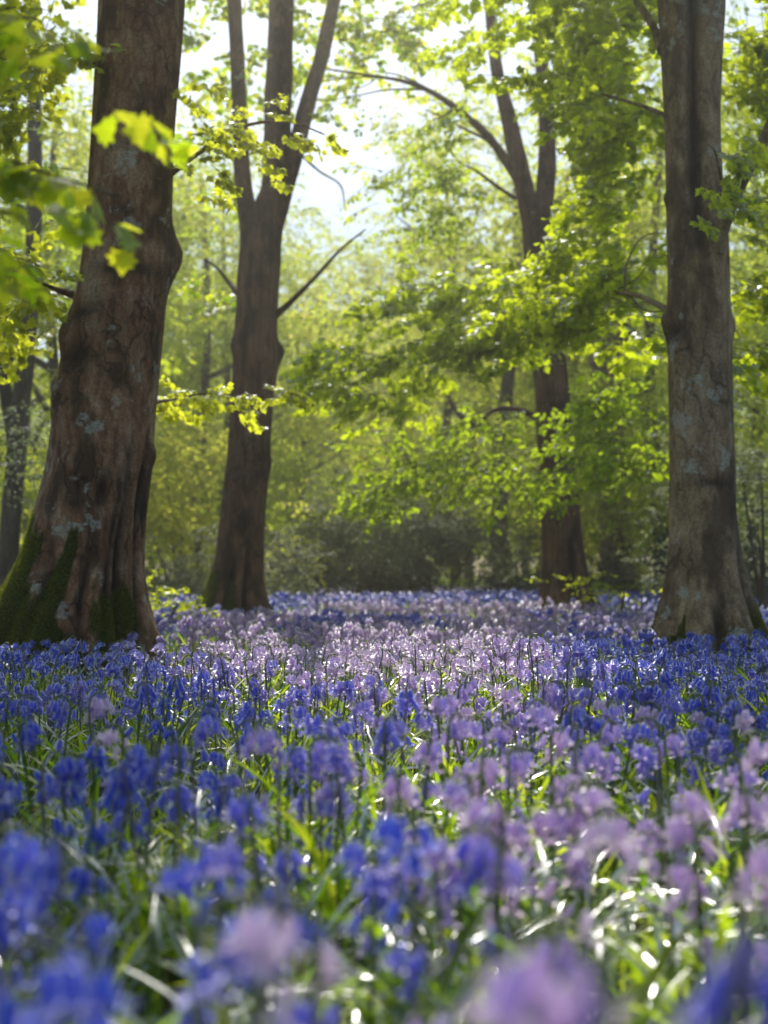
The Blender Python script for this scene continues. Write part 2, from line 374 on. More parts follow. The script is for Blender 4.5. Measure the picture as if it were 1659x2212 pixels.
SUNNY = []   # (point, radius, keep): volumes of leaves that the sun must reach; higher leaves in its way are left out
class Crown:
    def __init__(s, kind='maple', twigs=True): s.kind, s.twigs, s.pos, s.dir, s.sc, s.tone = kind, twigs, [], [], [], []
    def add(s, P, D, sc=1.0, tone=None):
        P = np.atleast_2d(P); n = len(P)
        s.pos.append(P); s.dir.append(np.broadcast_to(D, (n, 3))); s.sc.append(np.broadcast_to(sc, (n,)))
        s.tone.append(R.random(n) * .25 if tone is None else np.broadcast_to(tone, (n,)))
    def cull(s, keep_prob=0.0, z0=.33, sunny=.85):
        P = np.concatenate(s.pos); D = np.concatenate(s.dir); S = np.concatenate(s.sc); t = np.concatenate(s.tone)
        C = P + D * .25 * S[:, None]
        x, y = shadow_xy(C, z0)
        L = lit(x, y)
        for a in range(6):
            L = L | lit(x + math.cos(a) * .30 * S, y + math.sin(a) * .36 * S)
        k = ~L | (R.random(len(P)) < keep_prob)
        for (c, rad) in SUNNY:
            q = C - c; t = q @ SUN_DIR; dist = np.linalg.norm(q - t[:, None] * SUN_DIR, axis=1)
            k &= ~((t > rad * .5) & (dist < rad) & (R.random(len(P)) < sunny))
        s.pos, s.dir, s.sc, s.tone = [P[k]], [D[k]], [S[k]], [t[k]]
    def merge(s, o):
        s.pos += o.pos; s.dir += o.dir; s.sc += o.sc; s.tone += o.tone
    def build(s, name, mat, parent=None, origin=(0, 0, 0), leaf_scale=1.0, thin=1.0):
        P = np.concatenate(s.pos); D = unit(np.concatenate(s.dir).astype(float)); S = np.concatenate(s.sc); tone = np.concatenate(s.tone)
        n = len(P)
        acc = Acc()
        if n == 0: return None
        Zr = np.array([0, 0, 1.0]) + R.normal(0, .22, (n, 3))
        Y_ = unit(np.cross(Zr, D)); Z_ = np.cross(D, Y_)
        B = np.stack([D, Y_, Z_], 1)            # rows: local axes in world
        which = R.integers(len(SPRAYS), size=n)
        LV, LT = LEAF[s.kind]
        for k, sp in enumerate(SPRAYS):
            idx = np.where(which == k)[0]
            if not len(idx): continue
            m = len(sp['P']); sel = np.arange(m)
            if thin < 1: sel = sel[:max(4, int(m * thin))]
            Bk = B[idx]
            pos = P[idx][:, None] + np.einsum('lj,ijk->ilk', sp['P'][sel], Bk) * S[idx][:, None, None]
            d = np.einsum('lj,ijk->ilk', sp['D'][sel], Bk); u = np.einsum('lj,ijk->ilk', sp['U'][sel], Bk)
            d = d + R.normal(0, .15, d.shape); d = unit(d); v = unit(np.cross(u, d)); u = np.cross(d, v)
            sz = (sp['S'][sel][None] * S[idx][:, None] ** .5 * leaf_scale)
            W = pos[:, :, None, :] + sz[:, :, None, None] * (LV[:, 0][None, None, :, None] * d[:, :, None] + LV[:, 1][None, None, :, None] * v[:, :, None] + LV[:, 2][None, None, :, None] * u[:, :, None])
            nl = W.shape[0] * W.shape[1]; W = W.reshape(-1, 3)
            T = (LT[None] + (np.arange(nl) * len(LV))[:, None, None]).reshape(-1, 3)
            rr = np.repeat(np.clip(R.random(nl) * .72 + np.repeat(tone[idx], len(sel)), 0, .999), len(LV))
            acc.add(W, T, 0, rr)
            if s.twigs:
                for poly in sp['tw']:
                    q = np.array(poly, float); r0 = .0042 if len(poly) == 5 else .0024
                    tv, tt = tube(q, np.linspace(r0, r0 * .45, len(q)), 3, cap=False)
                    w = P[idx][:, None] + np.einsum('lj,ijk->ilk', tv, Bk) * S[idx][:, None, None]
                    T = (tt[None] + (np.arange(len(idx)) * len(tv))[:, None, None]).reshape(-1, 3)
                    acc.add(w.reshape(-1, 3), T, 1, 0)
        return link(name, acc.mesh(name, [mat, M_twig], origin, smooth=False), parent)

def pad(cr, x, y, d, rx, ry, rd, n, out=None, sc=1.0, tone=None):
    """n sprays round a point of the picture's depth d; rx, ry in measured px, rd in metres"""
    c = at(x, y, d); s = K * d / F
    q = R.normal(0, .5, (n, 3)); q = q / np.maximum(1, np.linalg.norm(q, axis=1)[:, None] / 1.1)
    P = c + q * np.array([rx * s, rd, ry * s])
    if out is None:
        D = unit(np.stack([R.normal(0, 1, n), R.normal(0, 1, n) - .2, R.normal(-.25, .25, n)], -1))
    else:
        D = unit(np.asarray(out, float)[None] + R.normal(0, .45, (n, 3)) * np.array([1, 1, .5]))
    cr.add(P, D, sc * R.uniform(.7, 1.2, n), tone)

def blob(cr, c, r, n, center=None, sc=1.0, shell=.35, tone=None):
    """sprays through an ellipsoid, denser near its surface, pointing outwards"""
    u = unit(R.normal(0, 1, (n, 3))); rad = (shell + (1 - shell) * R.random(n)) ** (1 / 2.2)
    P = np.asarray(c) + u * rad[:, None] * np.asarray(r)
    f = fbm(P[:, 0] * .55, P[:, 1] * .55, P[:, 2] * .8, 77, 2)
    k = f > .43
    P = P[k]; u = u[k]
    cr.add(P, unit(u * (1, 1, .45) + R.normal(0, .35, u.shape) + (0, 0, -.15)), sc * R.uniform(.7, 1.25, len(P)), tone)

def shade(cr, X, Y, rx, ry, z, n, sc=1.25):
    """sprays of the high canopy whose shade falls round the ground point X, Y"""
    h = z + R.normal(0, .45, n); t = (h - .33) / math.sin(SUN_EL)
    a = R.uniform(0, 6.28, n); q = np.sqrt(R.random(n))
    P = np.stack([X + rx * q * np.cos(a) + SUN_DIR[0] * t, Y + ry * q * np.sin(a) + SUN_DIR[1] * t, h], -1)
    cr.add(P, unit(R.normal(0, 1, (n, 3)) * (1, 1, .3)), sc * R.uniform(.8, 1.2, n))

# ------------------------------------------------------------------ trunks
def trunk_from_profile(prof, d, ztop, taper, nth=120, nz=300, roots=None, furrow=.012, ffreq=9, knots=(), moss_fn=None, seed=1, wob=.03, ctop=None, crease=()):
    """prof: rows (y, x_left, x_right) measured; returns V, T, attrs, base, centre line function"""
    rows = []
    for (y, xl, xr) in prof:
        a, b = at(xl, y, d), at(xr, y, d)
        rows.append(((a[0] + b[0]) / 2, a[2], (b[0] - a[0]) / 2))
    rows.sort(key=lambda q: q[1])
    X = np.array([q[0] for q in rows]); Z = np.array([q[1] for q in rows]); RR = np.array([q[2] for q in rows])
    slope = (X[-1] - X[-3]) / (Z[-1] - Z[-3])
    if ctop is None:
        zz = np.concatenate([[-.25], Z, [Z[-1] + 1.5, ztop]])
        xx = np.concatenate([[X[0]], X, [X[-1] + slope * 1.5, X[-1] + slope * (ztop - Z[-1]) * .5]])
        rr = np.concatenate([[RR[0] * 1.12], RR, [RR[-1] * .96, RR[-1] * taper]])
    else:
        zz = np.concatenate([[-.25], Z, [ztop]]); xx = np.concatenate([[X[0]], X, [X[-1] + ctop]]); rr = np.concatenate([[RR[0] * 1.12], RR, [.04]])
    z = np.concatenate([np.linspace(-.25, 1.2, int(nz * .4), endpoint=False), np.linspace(1.2, Z[-1] + .4, int(nz * .45), endpoint=False), np.linspace(Z[-1] + .4, ztop, int(nz * .15))]) if ctop is None else np.concatenate([np.linspace(-.25, 1.2, int(nz * .4), endpoint=False), np.linspace(1.2, ztop, int(nz * .6))])
    # smooth interpolation
    zi = np.linspace(-.25, ztop, 500); xi = np.interp(zi, zz, xx); ri = np.interp(zi, zz, rr)
    kern = np.hanning(13); kern /= kern.sum()
    xi = np.convolve(np.pad(xi, 6, 'edge'), kern, 'valid'); ri = np.convolve(np.pad(ri, 6, 'edge'), kern, 'valid')
    cx = np.interp(z, zi, xi); r0 = np.interp(z, zi, ri)
    th = np.linspace(0, 2 * np.pi, nth, endpoint=False)
    Zg, Tg = np.meshgrid(z, th, indexing='ij'); Rg = np.repeat(r0[:, None], nth, 1); Cx = np.repeat(cx[:, None], nth, 1)
    ct, st = np.cos(Tg), np.sin(Tg)
    cav = np.zeros_like(Zg)
    mul = 1 + wob * 2 * (fbm(ct * 1.6 + 5, st * 1.6, Zg * 1.3, seed, 3) - .5)
    if roots:
        amp, zs, lobes = roots       # lobes: angles (deg) of root ridges
        L = np.zeros_like(Tg)
        for a in lobes:
            dth = (Tg - math.radians(a) + np.pi + .25 * (fbm(Zg * 1.5, a, 0, seed, 2) - .5)) % (2 * np.pi) - np.pi
            L = np.maximum(L, np.exp(-(dth / .30) ** 2))
        A = amp * np.exp(-np.maximum(Zg, 0) / zs)
        mul = mul * (1 + A * (L * 1.15 - .85))
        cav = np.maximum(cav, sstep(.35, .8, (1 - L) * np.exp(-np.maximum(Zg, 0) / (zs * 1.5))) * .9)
    fz = .55
    f1 = fbm(ct * ffreq * .5, st * ffreq * .5, Zg * fz, seed + 3, 4)
    ridge = np.abs(f1 - .5) * 2
    fmask = 1.0
    f2 = fbm(ct * ffreq * 1.6, st * ffreq * 1.6, Zg * 1.6, seed + 9, 3)
    disp = furrow * (ridge * 1.6 + f2 * 1.0 - 1.0)
    for (kz, ka, kw, kh, kamp) in knots:   # height, angle, half width (m), half height (m), outwards amount
        dth = ((Tg - math.radians(ka) + np.pi) % (2 * np.pi) - np.pi) * Rg
        g = np.exp(-(dth / kw) ** 2 - ((Zg - kz) / kh) ** 2)
        disp = disp + kamp * g * (.7 + .9 * (fbm(ct * 9, st * 9, Zg * 9, seed + 21, 3) - .2))
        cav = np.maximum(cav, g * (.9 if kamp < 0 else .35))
    for (ca, z0, z1, cw, cd) in crease:    # angle, from height, to height, width (m), depth (m)
        dth = ((Tg - math.radians(ca) - .25 * (fbm(Zg * 1.7, ca, 0, seed + 40, 2) - .5) + np.pi) % (2 * np.pi) - np.pi) * Rg
        w = sstep(z0 - .15, z0 + .15, Zg) * (1 - sstep(z1 - .3, z1 + .2, Zg))
        g = np.exp(-(dth / cw) ** 2) * w * (.6 + .7 * fbm(Zg * 6, ca, 0, seed + 50, 2))
        disp = disp - cd * g
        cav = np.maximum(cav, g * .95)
    rad = Rg * mul + disp
    Xc = Cx + rad * ct; Yc = d + rad * st
    V = np.stack([Xc, Yc, Zg], -1).reshape(-1, 3)
    base = np.array([cx[0], d, 0.0])
    moss = moss_fn(Zg, Tg, Xc) if moss_fn else np.zeros_like(Zg)
    T = grid_tris(len(z), nth)[:, [0, 1, 2]]
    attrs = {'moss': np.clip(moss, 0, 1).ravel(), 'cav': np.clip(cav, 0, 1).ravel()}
    return V, T, attrs, base

def make_tree(name, label, base, group=None, cat='tree'):
    o = bpy.data.objects.new(name, None); COL.objects.link(o); o.location = base
    return tag(o, label, cat, group)

def part(name, V, T, mat, tree, base, attrs=None):
    at_ = attrs or {'moss': np.zeros(len(V)), 'cav': np.zeros(len(V))}
    return link(name, mk_mesh(name, V - np.asarray(base), T, mat, None, at_), tree)

def bough(tree, base, pts, mat, nseg=14, n=60, name='branch', bump=.16, seed=0, moss=0.0):
    """pts rows (x, y, depth, width in measured px)"""
    W = np.array([[*at(x, y, d), w * K * d / F / 2] for x, y, d, w in pts])
    S = smooth_path(W, n)
    V, T = tube(S[:, :3], np.maximum(S[:, 3], .003), nseg, bump, seed)
    a = {'moss': np.full(len(V), moss), 'cav': np.zeros(len(V))}
    part(name, V, T, mat, tree, base, a)
    return S

def twigs_along(cr, S, n, sc=1.0, spread=.5, t0=.15, drop=-.1, tone=None):
    """leafy shoots along a branch path S (rows x,y,z,r)"""
    t = R.uniform(t0, 1, n) ** .8; i = (t * (len(S) - 1)).astype(int)
    P = S[i, :3] + R.normal(0, spread * .4, (n, 3)) * (1, 1, .45)
    tan = unit(S[np.minimum(i + 1, len(S) - 1), :3] - S[np.maximum(i - 1, 0), :3])
    cr.add(P, unit(tan * .8 + R.normal(0, .6, (n, 3)) * (1, 1, .4) + (0, 0, drop)), sc * R.uniform(.7, 1.2, n), tone)

def side_twigs(tree, base, S, n, ln, mat, seed, z=.1, cr=None, t0=.2):
    """n thin bare side branches leaving a branch path; each a part named branch"""
    r = np.random.default_rng(seed)
    for k in range(n):
        i = int((t0 + (1 - t0) * (k + r.random()) / n) * (len(S) - 2))
        p = S[i, :3]; tan = unit(S[i + 1, :3] - S[i, :3])
        d = unit(tan * .7 + r.normal(0, .7, 3) * (1, 1, .5) + (0, 0, z)); L = ln * r.uniform(.6, 1.3)
        Q = np.array([p, p + d * L * .35 + r.normal(0, .04, 3), p + d * L * .7 + r.normal(0, .07, 3), p + d * L + (0, 0, -.12 * L)])
        rr = max(.006, S[i, 3] * .45)
        V, T = tube(smooth_path(Q, 12), np.linspace(rr, rr * .3, 12), 6, .1, seed + k)
        part('branch', V, T, mat, tree, base)
        if cr is not None:
            m = 5
            tt = r.uniform(.3, 1, m)[:, None]
            cr.add(p + d * L * tt + r.normal(0, .08, (m, 3)), unit(d + r.normal(0, .5, (m, 3)) * (1, 1, .4)), r.uniform(.7, 1.1, m))

SUNNY += [(at(120, 400, 2.2), .45), (at(0, 40, 2.3), .35), (at(800, 790, 12.8), 1.3), (at(930, 650, 12.5), 1.2), (at(1080, 650, 12), .8), (at(370, 1260, 11.5), .8), (at(560, 300, 8.1), .7), (at(500, 855, 9.2), .6),
          (at(950, 420, 17), 1.6), (at(900, 1030, 15.5), 1.3), (at(80, 650, 8.4), .5), (at(1100, 250, 15), 1.2), (at(1650, 120, 9.4), .5), (at(350, 1380, 8), .35), (at(30, 1300, 8), .35), (at(1420, 1330, 8.5), .35), (at(1445, 1000, 8.5), .3), (at(570, 1290, 15), .5), (at(385, 300, 8), .35)] + [(at(*q), .8) for q in ((760, 820, 12.8), (850, 760, 12.8), (950, 740, 12.3), (900, 650, 12.6), (1050, 680, 12), (1000, 600, 12.2), (1150, 740, 11.2), (1230, 560, 11), (1330, 680, 10.4), (1100, 560, 12))] + [ (at(950, 1180, 26), 2.2), (at(660, 1100, 34), 2.5), (at(520, 400, 15), .6), (at(1500, 600, 8.5), .4), (at(1210, 600, 11), .9), (at(1300, 300, 10.8), .8), (at(1250, 1000, 14.8), 1.2), (at(1340, 860, 14.5), 1.0), (at(1150, 880, 15.3), 1.0), (at(1000, 90, 16), 1.2)]
# ---- 1: the big mossy beech at the left
d = 8.0
prof = [(-60, 218, 402), (0, 215, 398), (100, 210, 392), (200, 204, 384), (300, 200, 375), (400, 192, 372), (480, 186, 368), (560, 180, 372), (640, 165, 358), (700, 152, 354), (800, 130, 344),
        (900, 116, 334), (1000, 104, 330), (1100, 78, 318), (1200, 50, 312), (1280, 5, 316), (1350, -45, 334), (1420, -85, 356), (1468, -110, 376)]
def moss1(Z, T, X):   # more on the left side and on the roots

    n = fbm(np.cos(T) * 3, np.sin(T) * 3, Z * 2.2, 61, 4)
    side = .5 - .5 * np.cos(T)           # left side
    low = 1 - sstep(.2, 1.75, Z)
    return sstep(.50, .95, low * .66 + side * .52 * (1 - sstep(1.6, 3.4, Z)) + (n - .5) * 1.5 - .02)
V, T, A, b1 = trunk_from_profile(prof, d, 15, .45, 200, 460, roots=(.50, .34, (182, 222, 262, 305, 352, 40, 110)), furrow=.007, ffreq=5,
    knots=((2.78, 10, .10, .17, .06), (2.25, 200, .12, .13, .045), (2.05, 236, .14, .10, -.03), (1.45, 345, .07, .10, .05), (1.80, 215, .10, .12, .04), (2.62, 285, .25, .05, -.010), (2.35, 232, .12, .06, -.02), (1.22, 290, .03, .10, -.03)),
    moss_fn=moss1, seed=11, crease=((322, .05, 1.5, .035, .05), (338, .1, 1.55, .025, .045), (306, .0, 1.35, .03, .035), (290, .0, .9, .03, .04), (262, 0, .8, .05, .05), (352, .3, 1.2, .02, .03)))
T1 = make_tree('beech_tree', 'large old beech leaning right with mossy flared roots, thickest trunk in the wood', b1)
part('trunk', V, T, M_bark, T1, b1, A); V1, F1, A1 = V, T, A
C1 = Crown('maple'); C1b = Crown('maple')
# small snags and leafy shoots on the trunk
S = bough(T1, b1, [(205, 140, 8.0, 14), (185, 118, 7.9, 8), (150, 105, 7.8, 4), (120, 108, 7.7, 3)], M_bark, 8, 16)
twigs_along(C1, S, 10, .6, .2)
S = bough(T1, b1, [(330, 870, 8.2, 9), (380, 862, 8.6, 6), (450, 850, 9.0, 4), (560, 858, 9.3, 3), (640, 850, 9.4, 2)], M_bark, 6, 24)
twigs_along(C1b, S, 24, .42, .22, .05)
S = bough(T1, b1, [(360, 380, 8.0, 20), (430, 330, 8.0, 12), (520, 275, 8.1, 8), (620, 262, 8.2, 5), (700, 290, 8.3, 3)], M_bark, 8, 30)
twigs_along(C1b, S, 9, .38, .36, .1)
pad(C1b, 560, 310, 8.1, 120, 50, .4, 7, (1, 0, -.2), .4)
pad(C1b, 440, 370, 8.0, 60, 40, .4, 8, (1, 0, -.4), .4)
pad(C1b, 430, 220, 8.0, 60, 90, .4, 5, (1, 0, -.4), .55)
S = bough(T1, b1, [(170, 640, 8.2, 22), (120, 625, 7.8, 12), (60, 600, 7.4, 8), (-40, 560, 7.0, 5)], M_bark, 8, 24)
twigs_along(C1, S, 14, .6, .35, .5)
# foliage left of the trunk
for (x, y, rx, ry, n) in ((60, 60, 120, 110, 50), (30, 260, 110, 120, 50), (40, 430, 90, 90, 30), (20, 560, 90, 80, 30), (20, 680, 90, 60, 24), (-60, 350, 130, 300, 50)):
    pad(C1, x, y, 8.6, rx, ry, .9, n, (-.8, -.2, -.3), .75)
# main crown above the frame
blob(C1, (-1.6, 9.4, 8.6), (4.2, 4.0, 3.0), 420, sc=1.4)
blob(C1, (-2.4, 7.0, 6.6), (2.4, 3.0, 1.6), 170, sc=1.2)
shade(C1, -1.0, 2.0, 1.1, 1.5, 7.0, 190)
shade(C1, -.9, 3.2, 1.5, .7, 6.6, 90)
shade(C1, .6, 3.0, .9, .5, 6.8, 60)
shade(C1, -2.2, 5.2, 1.3, 2.2, 7.0, 120)
shade(C1, -.45, 1.0, .75, .8, 6.6, 150)
C1.cull(0.0)
C1b.cull(1.0)
C1.merge(C1b)
C1.build('crown', M_leaf, T1, b1, leaf_scale=.9)

def moss_fuzz(tree, base, V, T, moss, n, h0, thr=.5, seed=5):
    """short tufts of moss standing off the bark where moss grows"""
    r = np.random.default_rng(seed)
    ok = np.where((moss[T].mean(1) + r.normal(0, .07, len(T)) > thr) & (V[T][:, :, 2].mean(1) > .02))[0]
    P = V[T[ok]]; nr = np.cross(P[:, 1] - P[:, 0], P[:, 2] - P[:, 0]); ar = np.linalg.norm(nr, axis=1); nr = unit(nr)
    c = r.choice(len(ok), n, p=ar / ar.sum()); b = r.dirichlet((1, 1, 1), n)
    p = (P[c] * b[:, :, None]).sum(1); d = nr[c]; ctr = np.array([base[0], base[1], 0]); d *= np.sign((d * (p - ctr) * (1, 1, 0)).sum(1))[:, None]
    d = unit(d + r.normal(0, .45, (n, 3)) + (0, 0, -.1)); sd = unit(np.cross(d, r.normal(0, 1, (n, 3)))) * .0028 * r.uniform(.6, 1.5, n)[:, None]
    h = h0 * r.uniform(.4, 1.3, n)[:, None]
    W = np.stack([p - d * .004 - sd, p - d * .004 + sd, p + d * h], 1).reshape(-1, 3)
    link('moss', mk_mesh('moss', W - base, np.arange(3 * n).reshape(-1, 3), M_moss, None, {'rnd': np.repeat(r.random(n), 3)}, False), tree)
moss_fuzz(T1, b1, V1, F1, A1['moss'], 60000, .016)
# ---- 2: the three-stemmed tree left of the middle
d = 15.0
prof = [(430, 552, 632), (465, 535, 622), (500, 522, 610), (600, 513, 604), (660, 510, 600), (720, 506, 598), (780, 503, 603), (850, 500, 592), (940, 494, 586), (1000, 489, 583), (1100, 477, 573), (1200, 464, 570), (1260, 448, 571), (1310, 424, 582), (1363, 395, 604)]
def moss2(Z, T, X):
    n = fbm(np.cos(T) * 3, np.sin(T) * 3, Z * 2.0, 71, 4)
    return sstep(.55, .9, (1 - sstep(.0, 1.5, Z)) * .6 + (.5 - .5 * np.cos(T)) * .45 * (1 - sstep(1.5, 3.5, Z)) + (n - .5) * .9)
V, T, A, b2 = trunk_from_profile(prof, d, 4.95, .55, 140, 300, ctop=-.03, roots=(.38, .3, (180, 235, 275, 320, 0, 60, 120)), furrow=.016, ffreq=12,
    knots=((3.42, 5, .09, .12, .07), (3.5, 190, .08, .12, .04), (2.0, 350, .1, .12, .03)), moss_fn=moss2, seed=23, crease=((270, 0, .9, .05, .05), (300, 0, 1.0, .04, .04)))
T2 = make_tree('beech_tree', 'tall tree forking into three stems, its base lit by the brightest lilac flowers', b2)
part('trunk', V, T, M_bark2, T2, b2, A); moss_fuzz(T2, b2, V, T, A['moss'], 16000, .018, seed=7)
C2 = Crown('maple')
S1 = bough(T2, b2, [(570, 520, 15, 70), (582, 450, 15, 68), (598, 400, 15, 66), (600, 250, 15, 60), (605, 100, 15, 58), (608, 0, 15, 56), (612, -200, 15, 48), (600, -500, 15.3, 34), (590, -800, 15.5, 14)], M_bark2, 28, 90, 'stem', .10, 3)
S2 = bough(T2, b2, [(545, 560, 15.05, 46), (535, 470, 15.05, 42), (524, 380, 15, 38), (518, 250, 15, 34), (510, 80, 14.9, 32), (500, -80, 14.8, 30), (470, -400, 14.5, 18), (440, -650, 14.3, 8)], M_bark2, 20, 70, 'stem', .12, 4)
S3 = bough(T2, b2, [(590, 500, 14.95, 40), (615, 410, 14.95, 40), (640, 320, 14.95, 38), (662, 230, 14.95, 36), (695, 120, 14.9, 33), (722, 0, 14.9, 30), (780, -250, 14.7, 22), (850, -500, 14.5, 10)], M_bark2, 20, 70, 'stem', .12, 5)
S = bough(T2, b2, [(590, 685, 15, 18), (625, 655, 14.9, 13), (680, 600, 14.8, 9), (735, 540, 14.7, 6), (790, 495, 14.5, 3)], M_bark2, 8, 30, seed=6)
twigs_along(C2, S, 9, .6, .3, .6)
S = bough(T2, b2, [(520, 640, 15.1, 16), (498, 615, 15.3, 11), (470, 580, 15.5, 7), (440, 560, 15.6, 4)], M_bark2, 8, 20, seed=7)
twigs_along(C2, S, 14, .8, .5)
S = bough(T2, b2, [(645, 330, 15, 6), (690, 370, 14.8, 5), (735, 400, 14.7, 4), (745, 450, 14.7, 2)], M_bark2, 6, 20, seed=8)
twigs_along(C2, S, 8, .7, .3)
for (x, y, rx, ry, n) in ((430, 60, 70, 90, 16), (460, 130, 70, 60, 10), (640, 60, 120, 60, 14), (780, 60, 90, 60, 16)):
    pad(C2, x, y, 15.2, rx, ry, 1.2, n, None, .9, .5)
blob(C2, (-1.2, 15.5, 11.5), (4.2, 3.4, 3.2), 260, sc=1.5)
C2.cull(0.03)
C2b = Crown('maple')
for (x, y, rx, ry, n) in ((430, 70, 70, 100, 16), (470, 190, 60, 60, 7), (560, 30, 80, 60, 12), (560, 170, 60, 60, 6), (660, 40, 80, 60, 12), (760, 60, 110, 60, 26), (860, 70, 100, 70, 26), (700, 330, 50, 50, 3), (450, 620, 70, 60, 8)):
    pad(C2b, x, y, 16, rx, ry, 1.2, n, None, .85, .55)
C2.merge(C2b)
C2.build('crown', M_leaf, T2, b2)

# ---- 3: the pale smooth tree at the right
d = 8.5
prof = [(-40, 1420, 1568), (0, 1421, 1566), (100, 1428, 1560), (200, 1433, 1556), (300, 1437, 1556), (400, 1440, 1560), (500, 1441, 1571), (600, 1444, 1575), (700, 1441, 1578), (760, 1443, 1580), (850, 1444, 1580),
        (950, 1446, 1583), (1050, 1448, 1590), (1120, 1448, 1593), (1200, 1446, 1602), (1270, 1436, 1618), (1340, 1420, 1640), (1400, 1400, 1662), (1449, 1385, 1680)]
def moss3(Z, T, X):
    n = fbm(np.cos(T) * 3, np.sin(T) * 3, Z * 2.4, 83, 4)
    return sstep(.55, .85, (1 - sstep(.0, .95, Z)) * .62 + np.abs(np.cos(T)) * .25 * (1 - sstep(.7, 1.6, Z)) + (n - .5) * .8)
V, T, A, b3 = trunk_from_profile(prof, d, 15, .45, 170, 400, roots=(.46, .26, (185, 250, 300, 350, 60, 120)), furrow=.005, ffreq=6,
    knots=((2.42, 188, .07, .12, .055), (2.40, 2, .05, .10, .035), (2.95, 290, .07, .07, .03), (2.93, 292, .035, .035, -.06), (3.3, 185, .05, .05, .03), (2.35, 215, .06, .07, -.02), (1.15, 325, .10, .2, -.025), (1.3, 275, .12, .03, -.008), (1.85, 300, .06, .02, -.01)),
    moss_fn=moss3, seed=37, wob=.04, crease=((258, 2.9, 12, .05, .09), (266, 3.6, 12, .03, .05), (272, 0, .55, .05, .08), (318, 0, .8, .05, .07)))
T3 = make_tree('beech_tree', 'pale smooth-barked tree with a steep dark branch rising right and moss at its foot', b3)
part('trunk', V, T, M_bark3, T3, b3, A); moss_fuzz(T3, b3, V, T, A['moss'], 30000, .014, seed=6)
C3 = Crown('maple'); C3b = Crown('maple')
bough(T3, b3, [(1546, 545, 8.35, 40), (1562, 490, 8.3, 32), (1590, 420, 8.2, 28), (1625, 350, 8.1, 26), (1665, 270, 8.0, 25), (1760, 60, 7.8, 20), (1850, -250, 7.6, 12)], M_bark3, 14, 50, seed=31, moss=.4)
S = bough(T3, b3, [(1448, 672, 8.5, 17), (1415, 655, 8.8, 13), (1370, 636, 9.3, 11), (1320, 633, 9.8, 9), (1280, 640, 10.2, 8), (1235, 655, 10.6, 7), (1190, 675, 11.0, 5), (1100, 700, 11.5, 4), (950, 740, 12.1, 3), (760, 830, 12.6, 2.5)], M_bark3, 10, 80, seed=32)
twigs_along(C3b, S, 90, .62, .5, .25)
side_twigs(T3, b3, S, 9, .8, M_bark3, 321, cr=C3)
S = bough(T3, b3, [(1348, 632, 9.6, 6), (1350, 590, 9.6, 5), (1362, 550, 9.7, 4), (1385, 515, 9.8, 3), (1420, 500, 9.9, 2)], M_bark3, 6, 20, seed=33)
twigs_along(C3, S, 6, .6, .25)
S = bough(T3, b3, [(1430, 110, 8.6, 22), (1412, 60, 8.8, 17), (1380, 10, 9.0, 14), (1330, -60, 9.3, 10), (1240, -160, 9.8, 6)], M_bark3, 10, 36, seed=34)
twigs_along(C3, S, 24, .8, .6)
S = bough(T3, b3, [(1436, 248, 8.6, 12), (1395, 232, 8.9, 9), (1330, 212, 9.4, 7), (1240, 190, 10.0, 4), (1120, 180, 10.6, 3)], M_bark3, 8, 36, seed=35)
twigs_along(C3, S, 50, .65, .5)
S = bough(T3, b3, [(1560, 400, 8.3, 6), (1545, 330, 7.9, 4), (1530, 310, 7.7, 3)], M_bark3, 6, 12, seed=36)
pad(C3, 1560, 315, 7.7, 50, 22, .15, 5, (1, 0, -.2), .42)
pad(C3, 1530, 440, 7.9, 60, 25, .15, 6, (1, 0, -.2), .42)
# the bright bough sweeping left, tier by tier
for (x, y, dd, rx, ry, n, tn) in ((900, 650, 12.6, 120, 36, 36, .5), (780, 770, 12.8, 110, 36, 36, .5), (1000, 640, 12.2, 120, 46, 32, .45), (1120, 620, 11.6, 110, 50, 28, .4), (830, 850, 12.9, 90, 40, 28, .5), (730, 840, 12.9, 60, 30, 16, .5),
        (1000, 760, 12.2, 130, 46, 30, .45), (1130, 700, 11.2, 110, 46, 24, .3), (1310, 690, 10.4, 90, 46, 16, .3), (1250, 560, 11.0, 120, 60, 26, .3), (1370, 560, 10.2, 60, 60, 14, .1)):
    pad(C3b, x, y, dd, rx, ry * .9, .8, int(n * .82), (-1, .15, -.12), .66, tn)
for (x, y, dd, rx, ry, n) in ((1330, 60, 10.5, 130, 90, 44), (1330, 150, 11, 80, 90, 34), (1230, 20, 11.5, 110, 40, 26), (1370, 280, 10.5, 60, 90, 26), (1350, 370, 11, 50, 70, 18), (1350, 430, 10.6, 80, 70, 22), (1020, 40, 12, 90, 40, 14)):
    pad(C3b, x, y, dd, rx, ry, .9, int(n * .95), (-1, .1, -.25), .7)
for (x, y, rx, ry, n) in ((1640, 60, 90, 110, 50), (1640, 250, 70, 90, 26), (1660, 420, 70, 120, 40), (1650, 600, 70, 90, 22), (1640, 760, 60, 50, 16)):
    pad(C3b, x, y, 9.4, rx, ry, .7, n, (1, .1, -.3), .7)
blob(C3, (3.4, 7.6, 8.6), (3.2, 3.0, 2.4), 200, sc=1.4)
shade(C3, 1.6, 3.2, .9, .55, 6.4, 80)
shade(C3, 2.0, 5.0, .9, 1.6, 6.6, 110)
shade(C3, 2.6, 7.6, .9, 1.4, 6.6, 60)
C3.cull(0.0)
C3b.cull(0.8, sunny=0)
C3.merge(C3b)
C3.build('crown', M_leaf, T3, b3)

